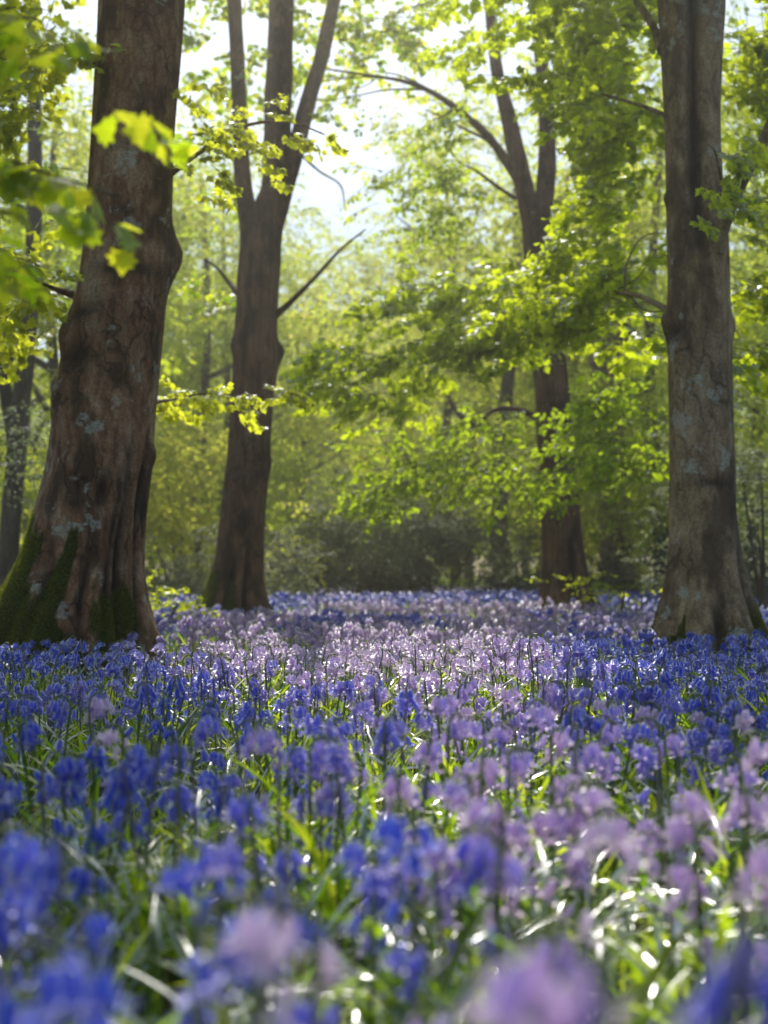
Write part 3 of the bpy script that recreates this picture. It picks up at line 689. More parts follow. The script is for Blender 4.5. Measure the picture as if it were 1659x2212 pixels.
# ---- 4: the dark tree right of the middle
d = 17.0
prof = [(440, 1118, 1200), (465, 1123, 1196), (500, 1128, 1192), (600, 1134, 1200), (700, 1143, 1214), (800, 1150, 1226), (900, 1158, 1234), (1000, 1164, 1242), (1100, 1168, 1252), (1200, 1170, 1264), (1270, 1166, 1278), (1349, 1158, 1298)]
V, T, A, b4 = trunk_from_profile(prof, d, 5.5, .6, 130, 260, ctop=0, roots=(.32, .35, (190, 240, 290, 340, 40, 110)), furrow=.018, ffreq=14, moss_fn=lambda Z, T, X: sstep(.5, .9, (1 - sstep(0, .7, Z)) * .6 + (fbm(np.cos(T) * 3, np.sin(T) * 3, Z * 2, 91, 3) - .5) * .7), seed=41, crease=((280, 0, 1.2, .05, .05),))
T4 = make_tree('beech_tree', 'dark furrowed tree with an arching branch, standing behind the bright hanging bough', b4)
part('trunk', V, T, M_bark2, T4, b4, A)
C4 = Crown('oval')
bough(T4, b4, [(1150, 500, 17, 44), (1135, 420, 17, 42), (1115, 330, 17, 38), (1095, 240, 17, 33), (1075, 160, 17, 28), (1062, 60, 17.1, 24), (1040, -120, 17.3, 18), (1010, -380, 17.6, 8)], M_bark2, 18, 60, 'stem', .12, 42)
bough(T4, b4, [(1165, 520, 17, 46), (1178, 400, 17, 42), (1182, 320, 17, 38), (1178, 220, 17, 34), (1168, 110, 17, 30), (1160, 0, 17, 27), (1170, -200, 17, 20), (1190, -450, 17.2, 8)], M_bark2, 18, 60, 'stem', .12, 43)
S = bough(T4, b4, [(1118, 385, 16.9, 26), (1085, 335, 16.8, 21), (1045, 285, 16.6, 18), (990, 238, 16.4, 15), (930, 198, 16.2, 12), (870, 175, 16.0, 9), (790, 162, 15.8, 6), (700, 148, 15.6, 4)], M_bark2, 10, 70, seed=44)
twigs_along(C4, S, 60, 1.0, .9, .15)
side_twigs(T4, b4, S, 7, 1.2, M_bark2, 441, cr=C4)
S = bough(T4, b4, [(1165, 905, 17, 15), (1120, 885, 16.8, 12), (1070, 885, 16.6, 10), (1040, 910, 16.4, 7), (1020, 950, 16.3, 4)], M_bark2, 8, 30, seed=45)
twigs_along(C4, S, 24, .9, .6)
S = bough(T4, b4, [(1115, 430, 16.9, 10), (1070, 400, 16.8, 8), (1030, 370, 16.6, 6), (990, 350, 16.5, 3)], M_bark2, 8, 24, seed=46)
twigs_along(C4, S, 12, .9, .5)
for (x, y, dd, rx, ry, n, tn) in ((1000, 250, 16.4, 60, 60, 18, .3), (960, 320, 16.6, 110, 70, 44, .35), (900, 420, 17.5, 110, 50, 50, .4), (1000, 450, 16.8, 80, 70, 40, .35), (940, 520, 17.8, 130, 50, 50, .4),
        (1260, 540, 16, 80, 60, 34, .1), (1060, 640, 15.6, 80, 50, 26, .2), (860, 1060, 15.5, 90, 40, 44, .3), (960, 1000, 15.6, 120, 50, 60, .2), (1050, 930, 15.8, 110, 50, 50, .15), (880, 970, 15.8, 80, 30, 20, .3), (1080, 1010, 15.2, 90, 50, 34, .1), (1210, 1040, 14.8, 110, 30, 26, 0), (1340, 980, 14.5, 110, 60, 50, 0), (1350, 850, 14.5, 90, 60, 46, 0), (1270, 940, 14.8, 50, 30, 12, 0), (1190, 860, 15.2, 40, 20, 4, 0), (1260, 760, 15.5, 60, 60, 24, 0)):
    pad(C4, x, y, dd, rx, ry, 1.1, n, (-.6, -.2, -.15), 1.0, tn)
blob(C4, (4.2, 18.5, 10.8), (3.2, 3.0, 2.4), 130, sc=1.6)
C4.cull(0.55, sunny=.45)
C4t = Crown('oval')
for (x, y, dd, rx, ry, n, tn) in ((900, 50, 16, 160, 60, 70, .4), (960, 110, 16, 110, 80, 46, .3), (830, 110, 15.8, 90, 40, 18, .4)):
    pad(C4t, x, y, dd, rx, ry, 1.1, n, (-.6, -.2, -.15), 1.0, tn)
C4t.cull(.6, sunny=.7)
C4.merge(C4t)
C4.build('crown', M_leaf, T4, b4)

# ---- 5: the pale trunk behind it
d = 27.0
prof = [(380, 1238, 1268), (450, 1243, 1275), (600, 1258, 1300), (750, 1268, 1338), (900, 1288, 1345), (1050, 1294, 1350), (1180, 1296, 1365), (1260, 1298, 1372), (1313, 1292, 1380)]
V, T, A, b5 = trunk_from_profile(prof, d, 16, .4, 60, 160, roots=(.25, .4, (200, 270, 330, 60)), furrow=.02, ffreq=8, seed=51)
T5 = make_tree('beech_tree', 'slender pale trunk standing just behind and right of the dark furrowed tree', b5)
part('trunk', V, T, M_bark3, T5, b5, A)
C5 = Crown('kite', False)
blob(C5, (b5[0], 27, 9.0), (4.2, 3, 4.0), 380, sc=1.8)
blob(C5, (b5[0] + .5, 26, 3.6), (2.6, 2, 1.6), 150, sc=1.6)
C5.cull(.1)
C5.build('crown', M_leaf_far, T5, b5, leaf_scale=1.25)

# ---- trunk seen at the far left, two stems
def simple_tree(name, label, x, yb, d, w, top, mat, lean=0.0, second=False, group=None, seed=0, crown=None, kind='kite', csc=1.8, leafmat=None, ls=1.2):
    g = at(x, yb, d); base = np.array([g[0], d, 0.0])
    r0 = w * K * d / F / 2
    n = 40
    z = np.concatenate([np.linspace(-.2, 1.5, 16, endpoint=False), np.linspace(1.5, top, n - 16)])
    r = r0 * (1 - .6 * np.clip(z / top, 0, 1)) * (1 + .9 * np.exp(-np.maximum(z, 0) / .3))
    P = np.stack([base[0] + lean * z + .12 * np.sin(z * .6 + seed), np.full(n, d) + .1 * np.sin(z * .5 + seed * 2), z], -1)
    t = make_tree(name, label, base, group)
    V, T = tube(P, r, 22, .13, seed, freq=4)
    part('trunk', V, T, mat, t, base)
    rr = np.random.default_rng(seed + 900)
    for k in range(4):
        i = int(n * (.5 + .11 * k)); dr = unit(np.array([rr.choice([-1, 1]) * rr.uniform(.5, 1), rr.normal(0, .5), rr.uniform(.5, 1.1)])); L = top * .22
        Q = np.array([P[i], P[i] + dr * L * .5 + rr.normal(0, .15, 3), P[i] + dr * L + (0, 0, .3)])
        V, T = tube(smooth_path(Q, 10), np.linspace(r[i] * .5, r[i] * .12, 10), 8, .1, seed + k)
        part('branch', V, T, mat, t, base)
    if crown:
        C = Crown(kind, False)
        for (c, rad, m) in crown: blob(C, np.array(c) + (base[0] + lean * c[2], d, 0), rad, m, sc=csc)
        C.cull(.15)
        C.build('crown', leafmat or M_leaf_far, t, base, leaf_scale=ls)
    return t

t = simple_tree('beech_tree', 'twin-stemmed tree behind the left bush, half hidden by leaves', 30, 1380, 19.0, 46, 15, M_bark_far, .02, seed=61, crown=[((0, 0, 9.5), (4.5, 3, 4.0), 360), ((-1.0, 0, 4.2), (2.5, 2, 1.4), 90)])
bb = np.array(t.location)
bough(t, bb, [(34, 980, 19.0, 30), (14, 860, 19, 28), (0, 740, 19, 26), (-20, 500, 19, 22), (-60, 100, 18, 20), (-100, -300, 18, 10)], M_bark_far, 14, 40, 'stem', .1, 62)

TL = simple_tree('woodland_tree', 'tree added overhead at the left, out of view, to shade the nearest bluebells', -1400, 2200, 1.6, 60, 10, M_bark2, 0, seed=64)  # unseen tree, added to deepen the shade over the left foreground
bl = np.array(TL.location); CL = Crown('oval', False)
blob(CL, (-2.6, 1.2, 7.0), (3.4, 3.6, 1.5), 420, sc=1.4); blob(CL, (-3.5, -3, 6.5), (4, 3, 2), 300, sc=1.4)
CL.cull(0.0, sunny=1.0); CL.build('crown', M_leaf, TL, bl)

# ------------------------------------------------------------------ background trees that share four crowns
def proto_crown(seed, H, W):
    C = Crown('kite', False); r = np.random.default_rng(seed)
    for k in range(13):
        a = r.uniform(0, 6.28); zc = H * r.uniform(.16, .86); rad = W * (1 - .55 * abs(zc / H - .42)) * r.uniform(.25, .85)
        q = r.uniform(.22, .42)
        blob(C, (math.cos(a) * rad, math.sin(a) * rad, zc), (W * q, W * q, H * .045), int(310 * q), sc=1.7, shell=.1, tone=r.uniform(0, .28))
    blob(C, (0, 0, H * .86), (W * .45, W * .45, H * .12), 50, sc=1.7)
    me = C.build('crown', M_leaf_far, None, leaf_scale=1.1)
    d_ = me.data; bpy.data.objects.remove(me); return d_
PROTO = [proto_crown(200 + i, 16.0, 5.2) for i in range(4)]
BG = [  # x measured, distance, height, trunk width (m), label
    (-60, 24, 19, .5, 'broad leafy tree past the left edge bush'), (130, 27, 21, .45, 'leafy tree hidden behind the mossy old beech'),
    (60, 36, 24, .5, 'taller green tree beyond the twin-stemmed tree'), (270, 38, 24, .5, 'leafy tree whose crown shows right of the mossy beech'),
    (434, 34, 17, .42, 'slim straight trunk left of the three-stemmed tree'), (470, 37, 17, .36, 'slightly leaning slim trunk touching the three-stemmed tree'),
    (390, 48, 24, .5, 'pale green tree between the two largest left trunks'), (520, 46, 20, .5, 'leafy tree directly behind the three-stemmed tree'),
    (600, 52, 15.5, .4, 'low rounded tree right of the three-stemmed tree'), (660, 44, 12.0, .38, 'green tree under the sky gap, left half'),
    (730, 50, 13.0, .4, 'hazy tree under the middle of the sky gap'), (800, 58, 16, .4, 'pale sunlit tree under the right end of the sky gap'),
    (700, 66, 17, .45, 'faint tree furthest off below the bright sky'), (870, 42, 14.5, .42, 'yellow green tree above the grey bush'),
    (900, 60, 22, .5, 'tall hazy tree left of the arching branch'), (980, 38, 17, .45, 'sunlit tree behind the arching branch'),
    (1088, 31, 19, .62, 'grey trunk left of the dark furrowed tree'), (1020, 50, 24, .5, 'tall tree behind the grey trunk'),
    (1180, 44, 24, .5, 'leafy tree directly behind the dark furrowed tree'), (1230, 34, 20, .45, 'green tree left of the slender pale trunk'),
    (1360, 36, 22, .5, 'dense tree between pale trunk and right-hand tree'), (1420, 26, 18, .42, 'dark green tree just left of the right-hand tree'),
    (1520, 40, 24, .5, 'tall tree hidden behind the right-hand tree'), (1640, 30, 20, .45, 'leafy tree right of the right-hand tree'),
    (1760, 24, 18, .45, 'leafy tree beyond the right edge'), (1600, 55, 26, .5, 'tall distant tree at the right edge'),
    (1300, 58, 27, .5, 'tall distant tree over the slender pale trunk'), (1130, 66, 28, .5, 'tallest distant tree right of the sky gap'),
    (200, 58, 28, .5, 'tallest distant tree behind the mossy beech'), (330, 66, 26, .5, 'distant tree right of the mossy beech'),
    (-40, 52, 26, .5, 'distant tree at the left edge'), (470, 62, 18, .5, 'distant tree glimpsed between two slim trunks'),
    (560, 72, 19, .5, 'faint tree low behind the three-stemmed tree'), (790, 78, 21, .5, 'faint far tree right under the sky gap'),
]
for i, (x, dd, H, tw, lab) in enumerate(BG):
    H = min(H, .44 * dd + 1.0, 14.0)
    g = at(x, 1275, dd); base = np.array([g[0], dd, 0.0])
    t = make_tree('woodland_tree', lab, base, 'trees in the wood behind the flowers')
    n = 26; z = np.linspace(-.2, H * .85, n); rs = np.random.default_rng(i + 500)
    ln = rs.normal(0, .02)
    if i == 5: ln = .02
    P = np.stack([base[0] + ln * z + .15 * np.sin(z * .5 + i), dd + .1 * np.sin(z * .4 + i * 2), z], -1)
    V, T = tube(P, tw * .78 / 2 * (1 - .7 * z / H) * (1 + .6 * np.exp(-np.maximum(z, 0) / .35)), 14, .12, i, freq=4)
    part('trunk', V, T, M_bark_far, t, base)
    for k in range(3):
        j = int(n * (.3 + .15 * k + rs.uniform(0, .1))); dr = unit(np.array([rs.choice([-1, 1]) * rs.uniform(.5, 1), rs.normal(0, .4), rs.uniform(.4, 1.2)])); L = rs.uniform(2, 4)
        Q = np.array([P[j], P[j] + dr * L * .5 + rs.normal(0, .2, 3), P[j] + dr * L])
        V, T = tube(smooth_path(Q, 8), np.linspace(tw * .22, .02, 8), 6)
        part('branch', V, T, M_bark_far, t, base)
    c = link('crown', PROTO[i % 4], t)
    c.rotation_euler = (0, 0, rs.uniform(0, 6.28)); c.scale = (H / 16.0 * rs.uniform(.85, 1.1),) * 2 + (H / 16.0,)

# ------------------------------------------------------------------ bushes and saplings
def bush(name, label, x, dd, w, h, n, mat, kind='kite', sc=1.0, ls=1.0, yb=1290, stems=6, lift=.5, group=None, cull=0.75, tone=None):
    """w, h in metres"""
    g = at(x, yb, dd); base = np.array([g[0], dd, 0.0])
    t = make_tree(name, label, base, group, 'bush')
    C = Crown(kind, kind != 'kite')
    r = np.random.default_rng(int(abs(x)) + 3)
    k = 5
    for j in range(k):
        c = base + (r.uniform(-.5, .5) * w, r.uniform(-.3, .3) * w, h * r.uniform(lift * .6, .75))
        blob(C, c, (w * .34, w * .34, h * .3), n // k, sc=sc, tone=tone)
        Q = np.array([base + (r.normal(0, .08), r.normal(0, .08), -.05), base * .6 + c * .4, c])
        V, T = tube(smooth_path(Q, 10), np.linspace(.03, .008, 10) * max(1, h / 2.5), 6)
        part('stem', V, T, M_bark_far, t, base)
    C.cull(cull)
    C.build('foliage', mat, t, base, leaf_scale=ls)
    return t
bush('bush', 'grey green bush at the left edge behind the mossy roots', 10, 12.5, 1.9, 2.4, 620, M_leaf_grey, sc=.8, ls=.55)
bush('bush', 'broad greyish bush beyond the flowers, left of the grey trunk', 950, 26, 3.6, 2.7, 1300, M_leaf_grey, sc=.9, ls=.9)
bush('bush', 'nearly black evergreen bush in the middle of the far edge', 778, 27, 1.5, 2.3, 800, M_leaf_dark, sc=1.2, ls=1.0)
bush('bush', 'dark evergreen bush low on the left of the black one', 700, 33, 1.8, 1.8, 350, M_leaf_dark, sc=1.2, ls=1.0)
bush('bush', 'tall soft green bush right of the three-stemmed tree', 655, 34, 3.6, 4.6, 900, M_leaf_far, sc=1.4, ls=1.0)
bush('bush', 'pale sunlit bush between the two big left trunks', 385, 25, 3.6, 4.2, 700, M_leaf_far, sc=1.3, ls=.9)
bush('bush', 'shadowy bush low beside the three-stemmed tree', 430, 22, 2.4, 1.7, 400, M_leaf_grey, sc=1.0, ls=.8)
bush('bush', 'green bush behind the slender pale trunk', 1330, 30, 4.6, 3.6, 800, M_leaf_far, sc=1.3, ls=.9)
bush('bush', 'dark bush between dark tree and grey trunk', 1135, 33, 3.0, 2.4, 450, M_leaf_dark, sc=1.2, ls=1.0)
bush('bush', 'grey green bush right of the right-hand tree', 1650, 14.5, 2.2, 2.7, 620, M_leaf_grey, sc=.9, ls=.7)
bush('bush', 'dark bush behind the foot of the right-hand tree', 1480, 20, 3.2, 2.2, 600, M_leaf_dark, sc=1.0, ls=.9)
bush('bush', 'small spreading bush right of the dark furrowed tree', 1330, 14.0, 1.7, .75, 90, M_leaf, 'oval', sc=.7, ls=.7, lift=.7)
bush('sapling', 'young sapling with bright pale leaves left of the three-stemmed tree', 345, 11.5, .7, .8, 44, M_leaf, 'maple', sc=.5, ls=.7, lift=.6, cull=1.0, tone=.5)
bush('sapling', 'small dim sapling beside the right tree mossy foot', 1400, 9.6, .5, .62, 20, M_leaf, 'oval', sc=.4, ls=.6, cull=1.0)

for k, (x, dd, w_, h_) in enumerate(((560, 36, 2.0, .9), (620, 40, 1.6, .8), (735, 44, 2.4, .8), (830, 36, 1.4, .7), (1010, 34, 2.2, .9), (1100, 29, 1.4, .8), (1240, 26, 1.6, .9), (1400, 24, 1.4, .8), (900, 40, 2.0, 1.0), (470, 30, 1.6, .8))):
    bush('low_bush', 'low scrubby bush along the far edge of the flowers', x, dd, w_, h_, 150, (M_leaf_dark, M_leaf_far, M_leaf_dark)[k % 3], sc=.8, ls=.9, group='low bushes along the far edge of the flowers')

# distant wood that closes the view
C = Crown('kite', False)
n = 8000
ang = R.uniform(-.62, .62, n); rad = R.uniform(84, 104, n)
zz = R.random(n) ** .8 * 15 * (.75 + .5 * fbm(ang * 14, 0, 0, 8, 2))
P = np.stack([np.sin(ang) * rad, np.cos(ang) * rad, zz], -1)
C.add(P, unit(R.normal(0, 1, (n, 3)) + (0, -.4, -.2)), R.uniform(4, 7, n), .2)
tag(C.build('far_woodland', M_leaf_far, None, leaf_scale=1.4), 'hazy mass of far woodland closing the view behind the trees', 'woodland', kind='stuff')

# ------------------------------------------------------------------ the young maple whose blurred leaves hang into the left edge
base = np.array([-1.15, 2.35, 0.0])
TM = make_tree('maple_tree', 'young tree at the left edge holding big blurred leaves close to the viewer', base)
P = np.array([[base[0], base[1], -.1], [base[0] - .02, base[1], 1.0], [base[0] - .06, base[1] + .02, 2.2], [base[0] + .02, base[1], 4.4]])
V, T = tube(smooth_path(P, 30), np.linspace(.035, .015, 30), 10, .08, 2); part('trunk', V, T, M_bark3, TM, base)
CM = Crown('maple')
def local_leaf_spray(cr, pts, n, spread, ls=1.0):
    S = bough(TM, base, pts, M_twig, 6, 20, seed=3)
    q = np.random.default_rng(int(abs(pts[0][1])) + 1)
    t = q.uniform(.2, .9, n); i = (t * 19).astype(int)
    cr.add(S[i, :3] + q.normal(0, spread, (n, 3)), unit(np.array([1., -.2, -.35]) + q.normal(0, .45, (n, 3))), q.uniform(.22, .32, n), q.uniform(.1, .6, n))
local_leaf_spray(CM, [(-260, 330, 2.35, 10), (-60, 330, 2.3, 8), (120, 380, 2.2, 6), (260, 425, 2.1, 4)], 7, .03)
local_leaf_spray(CM, [(-260, 200, 2.35, 10), (-160, 60, 2.3, 8), (-60, 20, 2.2, 5), (20, 20, 2.15, 3)], 4, .03)
local_leaf_spray(CM, [(-260, 460, 2.35, 10), (-160, 450, 2.2, 6), (-90, 480, 2.1, 4), (-20, 500, 2.0, 3)], 3, .03)
CM.build('crown', M_leaf_near, TM, base, leaf_scale=1.0, thin=.5)

# ------------------------------------------------------------------ bluebells
def bell_hi():
    seg = 12; th = np.linspace(0, 2 * np.pi, seg, endpoint=False)
    rows = [(-.006, .0012, .0012, -.006), (-.0075, .0032, .0032, -.0075), (-.012, .0042, .0042, -.012), (-.019, .0046, .0045, -.019), (-.0240, .0066, .0047, -.0205), (-.0250, .0098, .0049, -.0208), (-.0225, .0124, .0054, -.0210)]
    V = []
    for (z, r, ro, zo) in rows:
        for j, t in enumerate(th):
            if j % 2 == 0: V.append((r * math.cos(t), r * math.sin(t), z))
            else: V.append((ro * math.cos(t), ro * math.sin(t), zo))
    T = grid_tris(len(rows), seg)
    return np.array(V), T
def bell_mid():
    seg = 6; th = np.linspace(0, 2 * np.pi, seg, endpoint=False)
    V = []
    for k, (z, r) in enumerate([(-.005, .001), (-.010, .0044), (-.020, .0049), (-.0240, .0120)]):
        for j, t in enumerate(th):
            a = t + (np.pi / 6 if k == 3 else 0); V.append((r * math.cos(a), r * math.sin(a), z + (.004 if (k == 3 and j % 2) else 0)))
    return np.array(V), grid_tris(4, seg)
def bell_low():
    V = [(0, 0, -.003)] + [(.0118 * math.cos(a), .0118 * math.sin(a), -.024) for a in (0, 1.57, 3.14, 4.71)]
    return np.array(V), np.array([(0, 1, 2), (0, 2, 3), (0, 3, 4), (0, 4, 1)])
BH, BM, BL = bell_hi(), bell_mid(), bell_low()

def strap_leaf(r, L, w, az, lean, nseg=7, fold=True):
    u = np.linspace(0, 1, nseg)
    ang = math.radians(lean) + u * r.uniform(.5, 1.6)          # from vertical
    dx = np.sin(ang); dz = np.cos(ang); s = L / (nseg - 1)
    hx = np.concatenate([[0], np.cumsum(dx[:-1] * s)]); hz = np.concatenate([[0], np.cumsum(dz[:-1] * s)])
    wid = w / 2 * np.clip(1.15 * np.sin(np.pi * (u * .82 + .17)) ** .6, 0, 1) * (1 - u ** 6); wid[-1] = .0004
    twist = r.normal(0, .5) * u
    c, s_ = math.cos(az), math.sin(az)
    V = []
    for i in range(nseg):
        for k in ((-1, 0, 1) if fold else (-1, 1)):
            lx = k * wid[i] * math.cos(twist[i]); up = (abs(k) * wid[i] * .45 if fold else 0) + k * wid[i] * math.sin(twist[i])
            px = hx[i] - up * math.cos(ang[i]); pz = hz[i] + up * math.sin(ang[i])
            V.append((px * c - lx * s_, px * s_ + lx * c, pz))
    return np.array(V), grid_tris(nseg, 3 if fold else 2, False)

def plant(seed):
    r = np.random.default_rng(seed)
    H = r.uniform(.30, .37); lean = r.normal(0, .06)
    rad = r.uniform(.016, .028); arc = math.radians(r.uniform(95, 165))
    pts = [(lean * z * .6 + .01 * math.sin(z * 9), .006 * math.sin(z * 13 + seed), z) for z in np.linspace(0, H - rad - .02, 9)]
    x0, y0, z0 = pts[-1]
    for a in np.linspace(.18, arc, 8):
        pts.append((x0 + rad * (1 - math.cos(a)) , y0, z0 + .012 + rad * math.sin(a)))
    P = np.array(pts); S = smooth_path(P, 30)
    rs = np.interp(np.linspace(0, 1, 30), [0, .6, .85, 1], [.0030, .0026, .0019, .0009])
    bells = []
    nb = int(r.integers(7, 12))
    for k in range(nb):
        t = .44 + .56 * (k / (nb - 1)) ** .9
        p = S[int(t * 29)]
        side = (1 if k % 2 else -1) * r.uniform(.35, 1.1)
        tilt = r.uniform(.15, .75) * (1 - .6 * k / nb)
        az = side * 1.05 + r.normal(0, .3)
        out = np.array([math.cos(az), math.sin(az), 0])
        reach = (.013 + r.uniform(0, .010)) * (1 - .55 * k / nb)
        pos = p + out * reach * .8 + (0, 0, -.002)
        m = Matrix.Translation(pos) @ Matrix.Rotation(az, 4, 'Z') @ Matrix.Rotation(-tilt, 4, 'Y') @ Matrix.Scale((1.5 - .55 * (k / nb) ** 2) * r.uniform(.9, 1.1), 4)
        bells.append((m, p, pos))
    leaves = []
    for k in range(int(r.integers(4, 7))):
        leaves.append(dict(L=r.uniform(.20, .34), w=r.uniform(.009, .015), az=r.uniform(0, 6.28), lean=r.uniform(3, 30), s=int(r.integers(1e6))))
    return dict(S=S, rs=rs, bells=bells, leaves=leaves)
NV = 12
PL = [plant(700 + i) for i in range(NV)]

def pedicels(p, seg=3):
    a = Acc()
    for (m, b, pos) in p['bells']:
        mid = (b + pos) / 2 + (0, 0, .003)
        end = np.array(m @ Vector((0, 0, -.0065)))
        v, t = tube(np.array([b, mid, pos, end]), [.0008, .0008, .0008, .0009], seg, cap=False); a.add(v, t)
    return a.get()[:2]

def mat_np(m): return np.array(m)[:3, :]
def xf(V, m):
    m = mat_np(m); return V @ m[:, :3].T + m[:, 3]

PARTS = []
for p in PL:
    v, t = tube(p['S'], p['rs'], 7)
    q = {'stem': mk_mesh('stem', v, t, M_stem, None, {'rnd': np.full(len(v), .2)})}
    pv, pt = pedicels(p)
    a = Acc(); a.add(v, t, 0, .2); a.add(pv, pt, 0, .7)
    V_, T_, M_, A_ = a.get(); q['stem'] = mk_mesh('stem', V_, T_, M_stem, None, {'rnd': A_})
    a = Acc()
    for i, (m, _, _) in enumerate(p['bells']): a.add(xf(BH[0], m), BH[1], 0, .5 + ((i * .137) % .3))
    V_, T_, M_, A_ = a.get(); q['head'] = mk_mesh('blossom', V_, T_, M_petal, None, {'rnd': A_})
    q['leaf'] = []
    a = Acc()
    for l in p['leaves']:
        v, t = strap_leaf(np.random.default_rng(l['s']), l['L'], l['w'], l['az'], l['lean'], 9)
        rr = (l['s'] % 100) / 100
        q['leaf'].append(mk_mesh('leaf', v, t, M_strap, None, {'rnd': np.full(len(v), rr)})); a.add(v, t, 0, rr)
    V_, T_, M_, A_ = a.get(); q['tuft'] = mk_mesh('leaves', V_, T_, M_strap, None, {'rnd': A_})
    PARTS.append(q)
BELL_MESH = [mk_mesh('flower', BH[0], BH[1], M_petal, None, {'rnd': np.clip(.04 + .96 * i / 11 + .12 * (BH[0][:, 2] < -.021), 0, 1)}) for i in range(12)]
HEADS = {}
def head_mesh(var, hue):
    k = (var, hue)
    if k not in HEADS:
        a = Acc()
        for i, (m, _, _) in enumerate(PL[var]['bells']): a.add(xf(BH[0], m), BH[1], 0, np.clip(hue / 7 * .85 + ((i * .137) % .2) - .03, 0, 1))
        V_, T_, M_, A_ = a.get(); HEADS[k] = mk_mesh('blossom', V_, T_, M_petal, None, {'rnd': A_})
    return HEADS[k]

def template(p, lod):
    """merged plant for the far masses: V,T,mi,rnd"""
    a = Acc()
    if lod == 0:
        v, t = tube(p['S'][::3], p['rs'][::3], 4); a.add(v, t, 1, .2)
        for i, (m, _, _) in enumerate(p['bells']): a.add(xf(BM[0], m), BM[1], 0, (i * .137) % .3)
        for l in p['leaves']:
            v, t = strap_leaf(np.random.default_rng(l['s']), l['L'], l['w'], l['az'], l['lean'], 6); a.add(v, t, 2, (l['s'] % 100) / 100)
    elif lod == 1:
        v, t = tube(p['S'][::7], p['rs'][::7] * 1.1, 3, cap=False); a.add(v, t, 1, .2)
        for i, (m, _, _) in enumerate(p['bells']): a.add(xf(BL[0] * 1.05, m), BL[1], 0, (i * .137) % .3)
        for l in p['leaves'][:4]:
            v, t = strap_leaf(np.random.default_rng(l['s']), l['L'], l['w'] * 1.1, l['az'], l['lean'], 4, False); a.add(v, t, 2, (l['s'] % 100) / 100)
    else:
        v, t = tube(p['S'][[0, 15, 22, 29]], p['rs'][[0, 15, 22, 29]] * 1.3, 3, cap=False); a.add(v, t, 1, .2)
        for i, (m, _, _) in enumerate(p['bells'][::2]): a.add(xf(BL[0] * 1.5, m), BL[1], 0, (i * .237) % .3)
        for l in p['leaves'][:3]:
            v, t = strap_leaf(np.random.default_rng(l['s']), l['L'], l['w'] * 1.5, l['az'], l['lean'], 3, False); a.add(v, t, 2, (l['s'] % 100) / 100)
    return a.get()

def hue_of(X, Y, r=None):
    """petal colour of a plant: blue to lilac, in drifts, with sunlight painted in as paler lilac and shade as deeper blue"""
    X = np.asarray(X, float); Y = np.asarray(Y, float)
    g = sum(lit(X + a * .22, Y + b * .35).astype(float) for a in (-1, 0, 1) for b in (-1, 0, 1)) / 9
    f = (fbm(X * 1.1, Y * 1.1, 0, 44, 3) - .5) * .36 + .16 + .62 * g  # sun and shade pattern of lit() is put into the petal colour
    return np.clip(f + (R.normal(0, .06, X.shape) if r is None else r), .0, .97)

TREES_XY = [(b1[0], 8.0, .85), (b3[0], 8.5, .62), (b2[0], 15.0, .75), (b4[0], 17.0, .7)]
def flower_density(X, Y):
    """0..1 plants kept at a place: thinner round the trunks, a greener gap beyond the lit band"""
    f = .62 + 2.0 * (fbm(X * .8, Y * .7, 0, 15, 3) - .42)
    f = f + .3 * sstep(3.8, 6, Y)
    for (tx, ty, tr) in TREES_XY:
        q = np.hypot(X - tx, Y - ty); f = np.where(q < tr, 0, np.where(q < tr + .8, f * .45, f))
    f = f * (1 - sstep(27, 44, Y + (fbm(X * .15, Y * .1, 0, 53, 3) - .5) * 26))
    g = (Y > 9.8) & (Y < 13.0) & (X > .3) & (X < 4.5) & (fbm(X, Y, 0, 19, 2) > .36)
    f = np.where(g, f * .22, f)
    g = (Y > 4.5) & (Y < 7.5) & (X > -1.7) & (X < -.75)
    f = np.where(g, f * .55, f)
    return np.clip(f, 0, 1)

def scatter(y0, y1, dens, margin, slope=.40):
    n = int(dens * (y1 - y0) * 2 * (slope * y1 + margin))
    Y = R.uniform(y0, y1, n); X = R.uniform(-1, 1, n) * (slope * y1 + margin)
    k = (np.abs(X) < slope * Y + margin) & (R.random(n) < flower_density(X, Y))
    return X[k], Y[k]

# individuals: the nearest plants that the frame shows
cand_x, cand_y = scatter(.62, 4.6, 95, .35)
k = R.random(len(cand_x)) < np.interp(cand_y, [.6, 1.0, 1.45, 1.9, 2.1], [.6, .75, .95, 1.0, 1.0]) * np.where((cand_x > .05) & (cand_y < 1.6), .6, 1)
cand_x, cand_y = cand_x[k], cand_y[k]
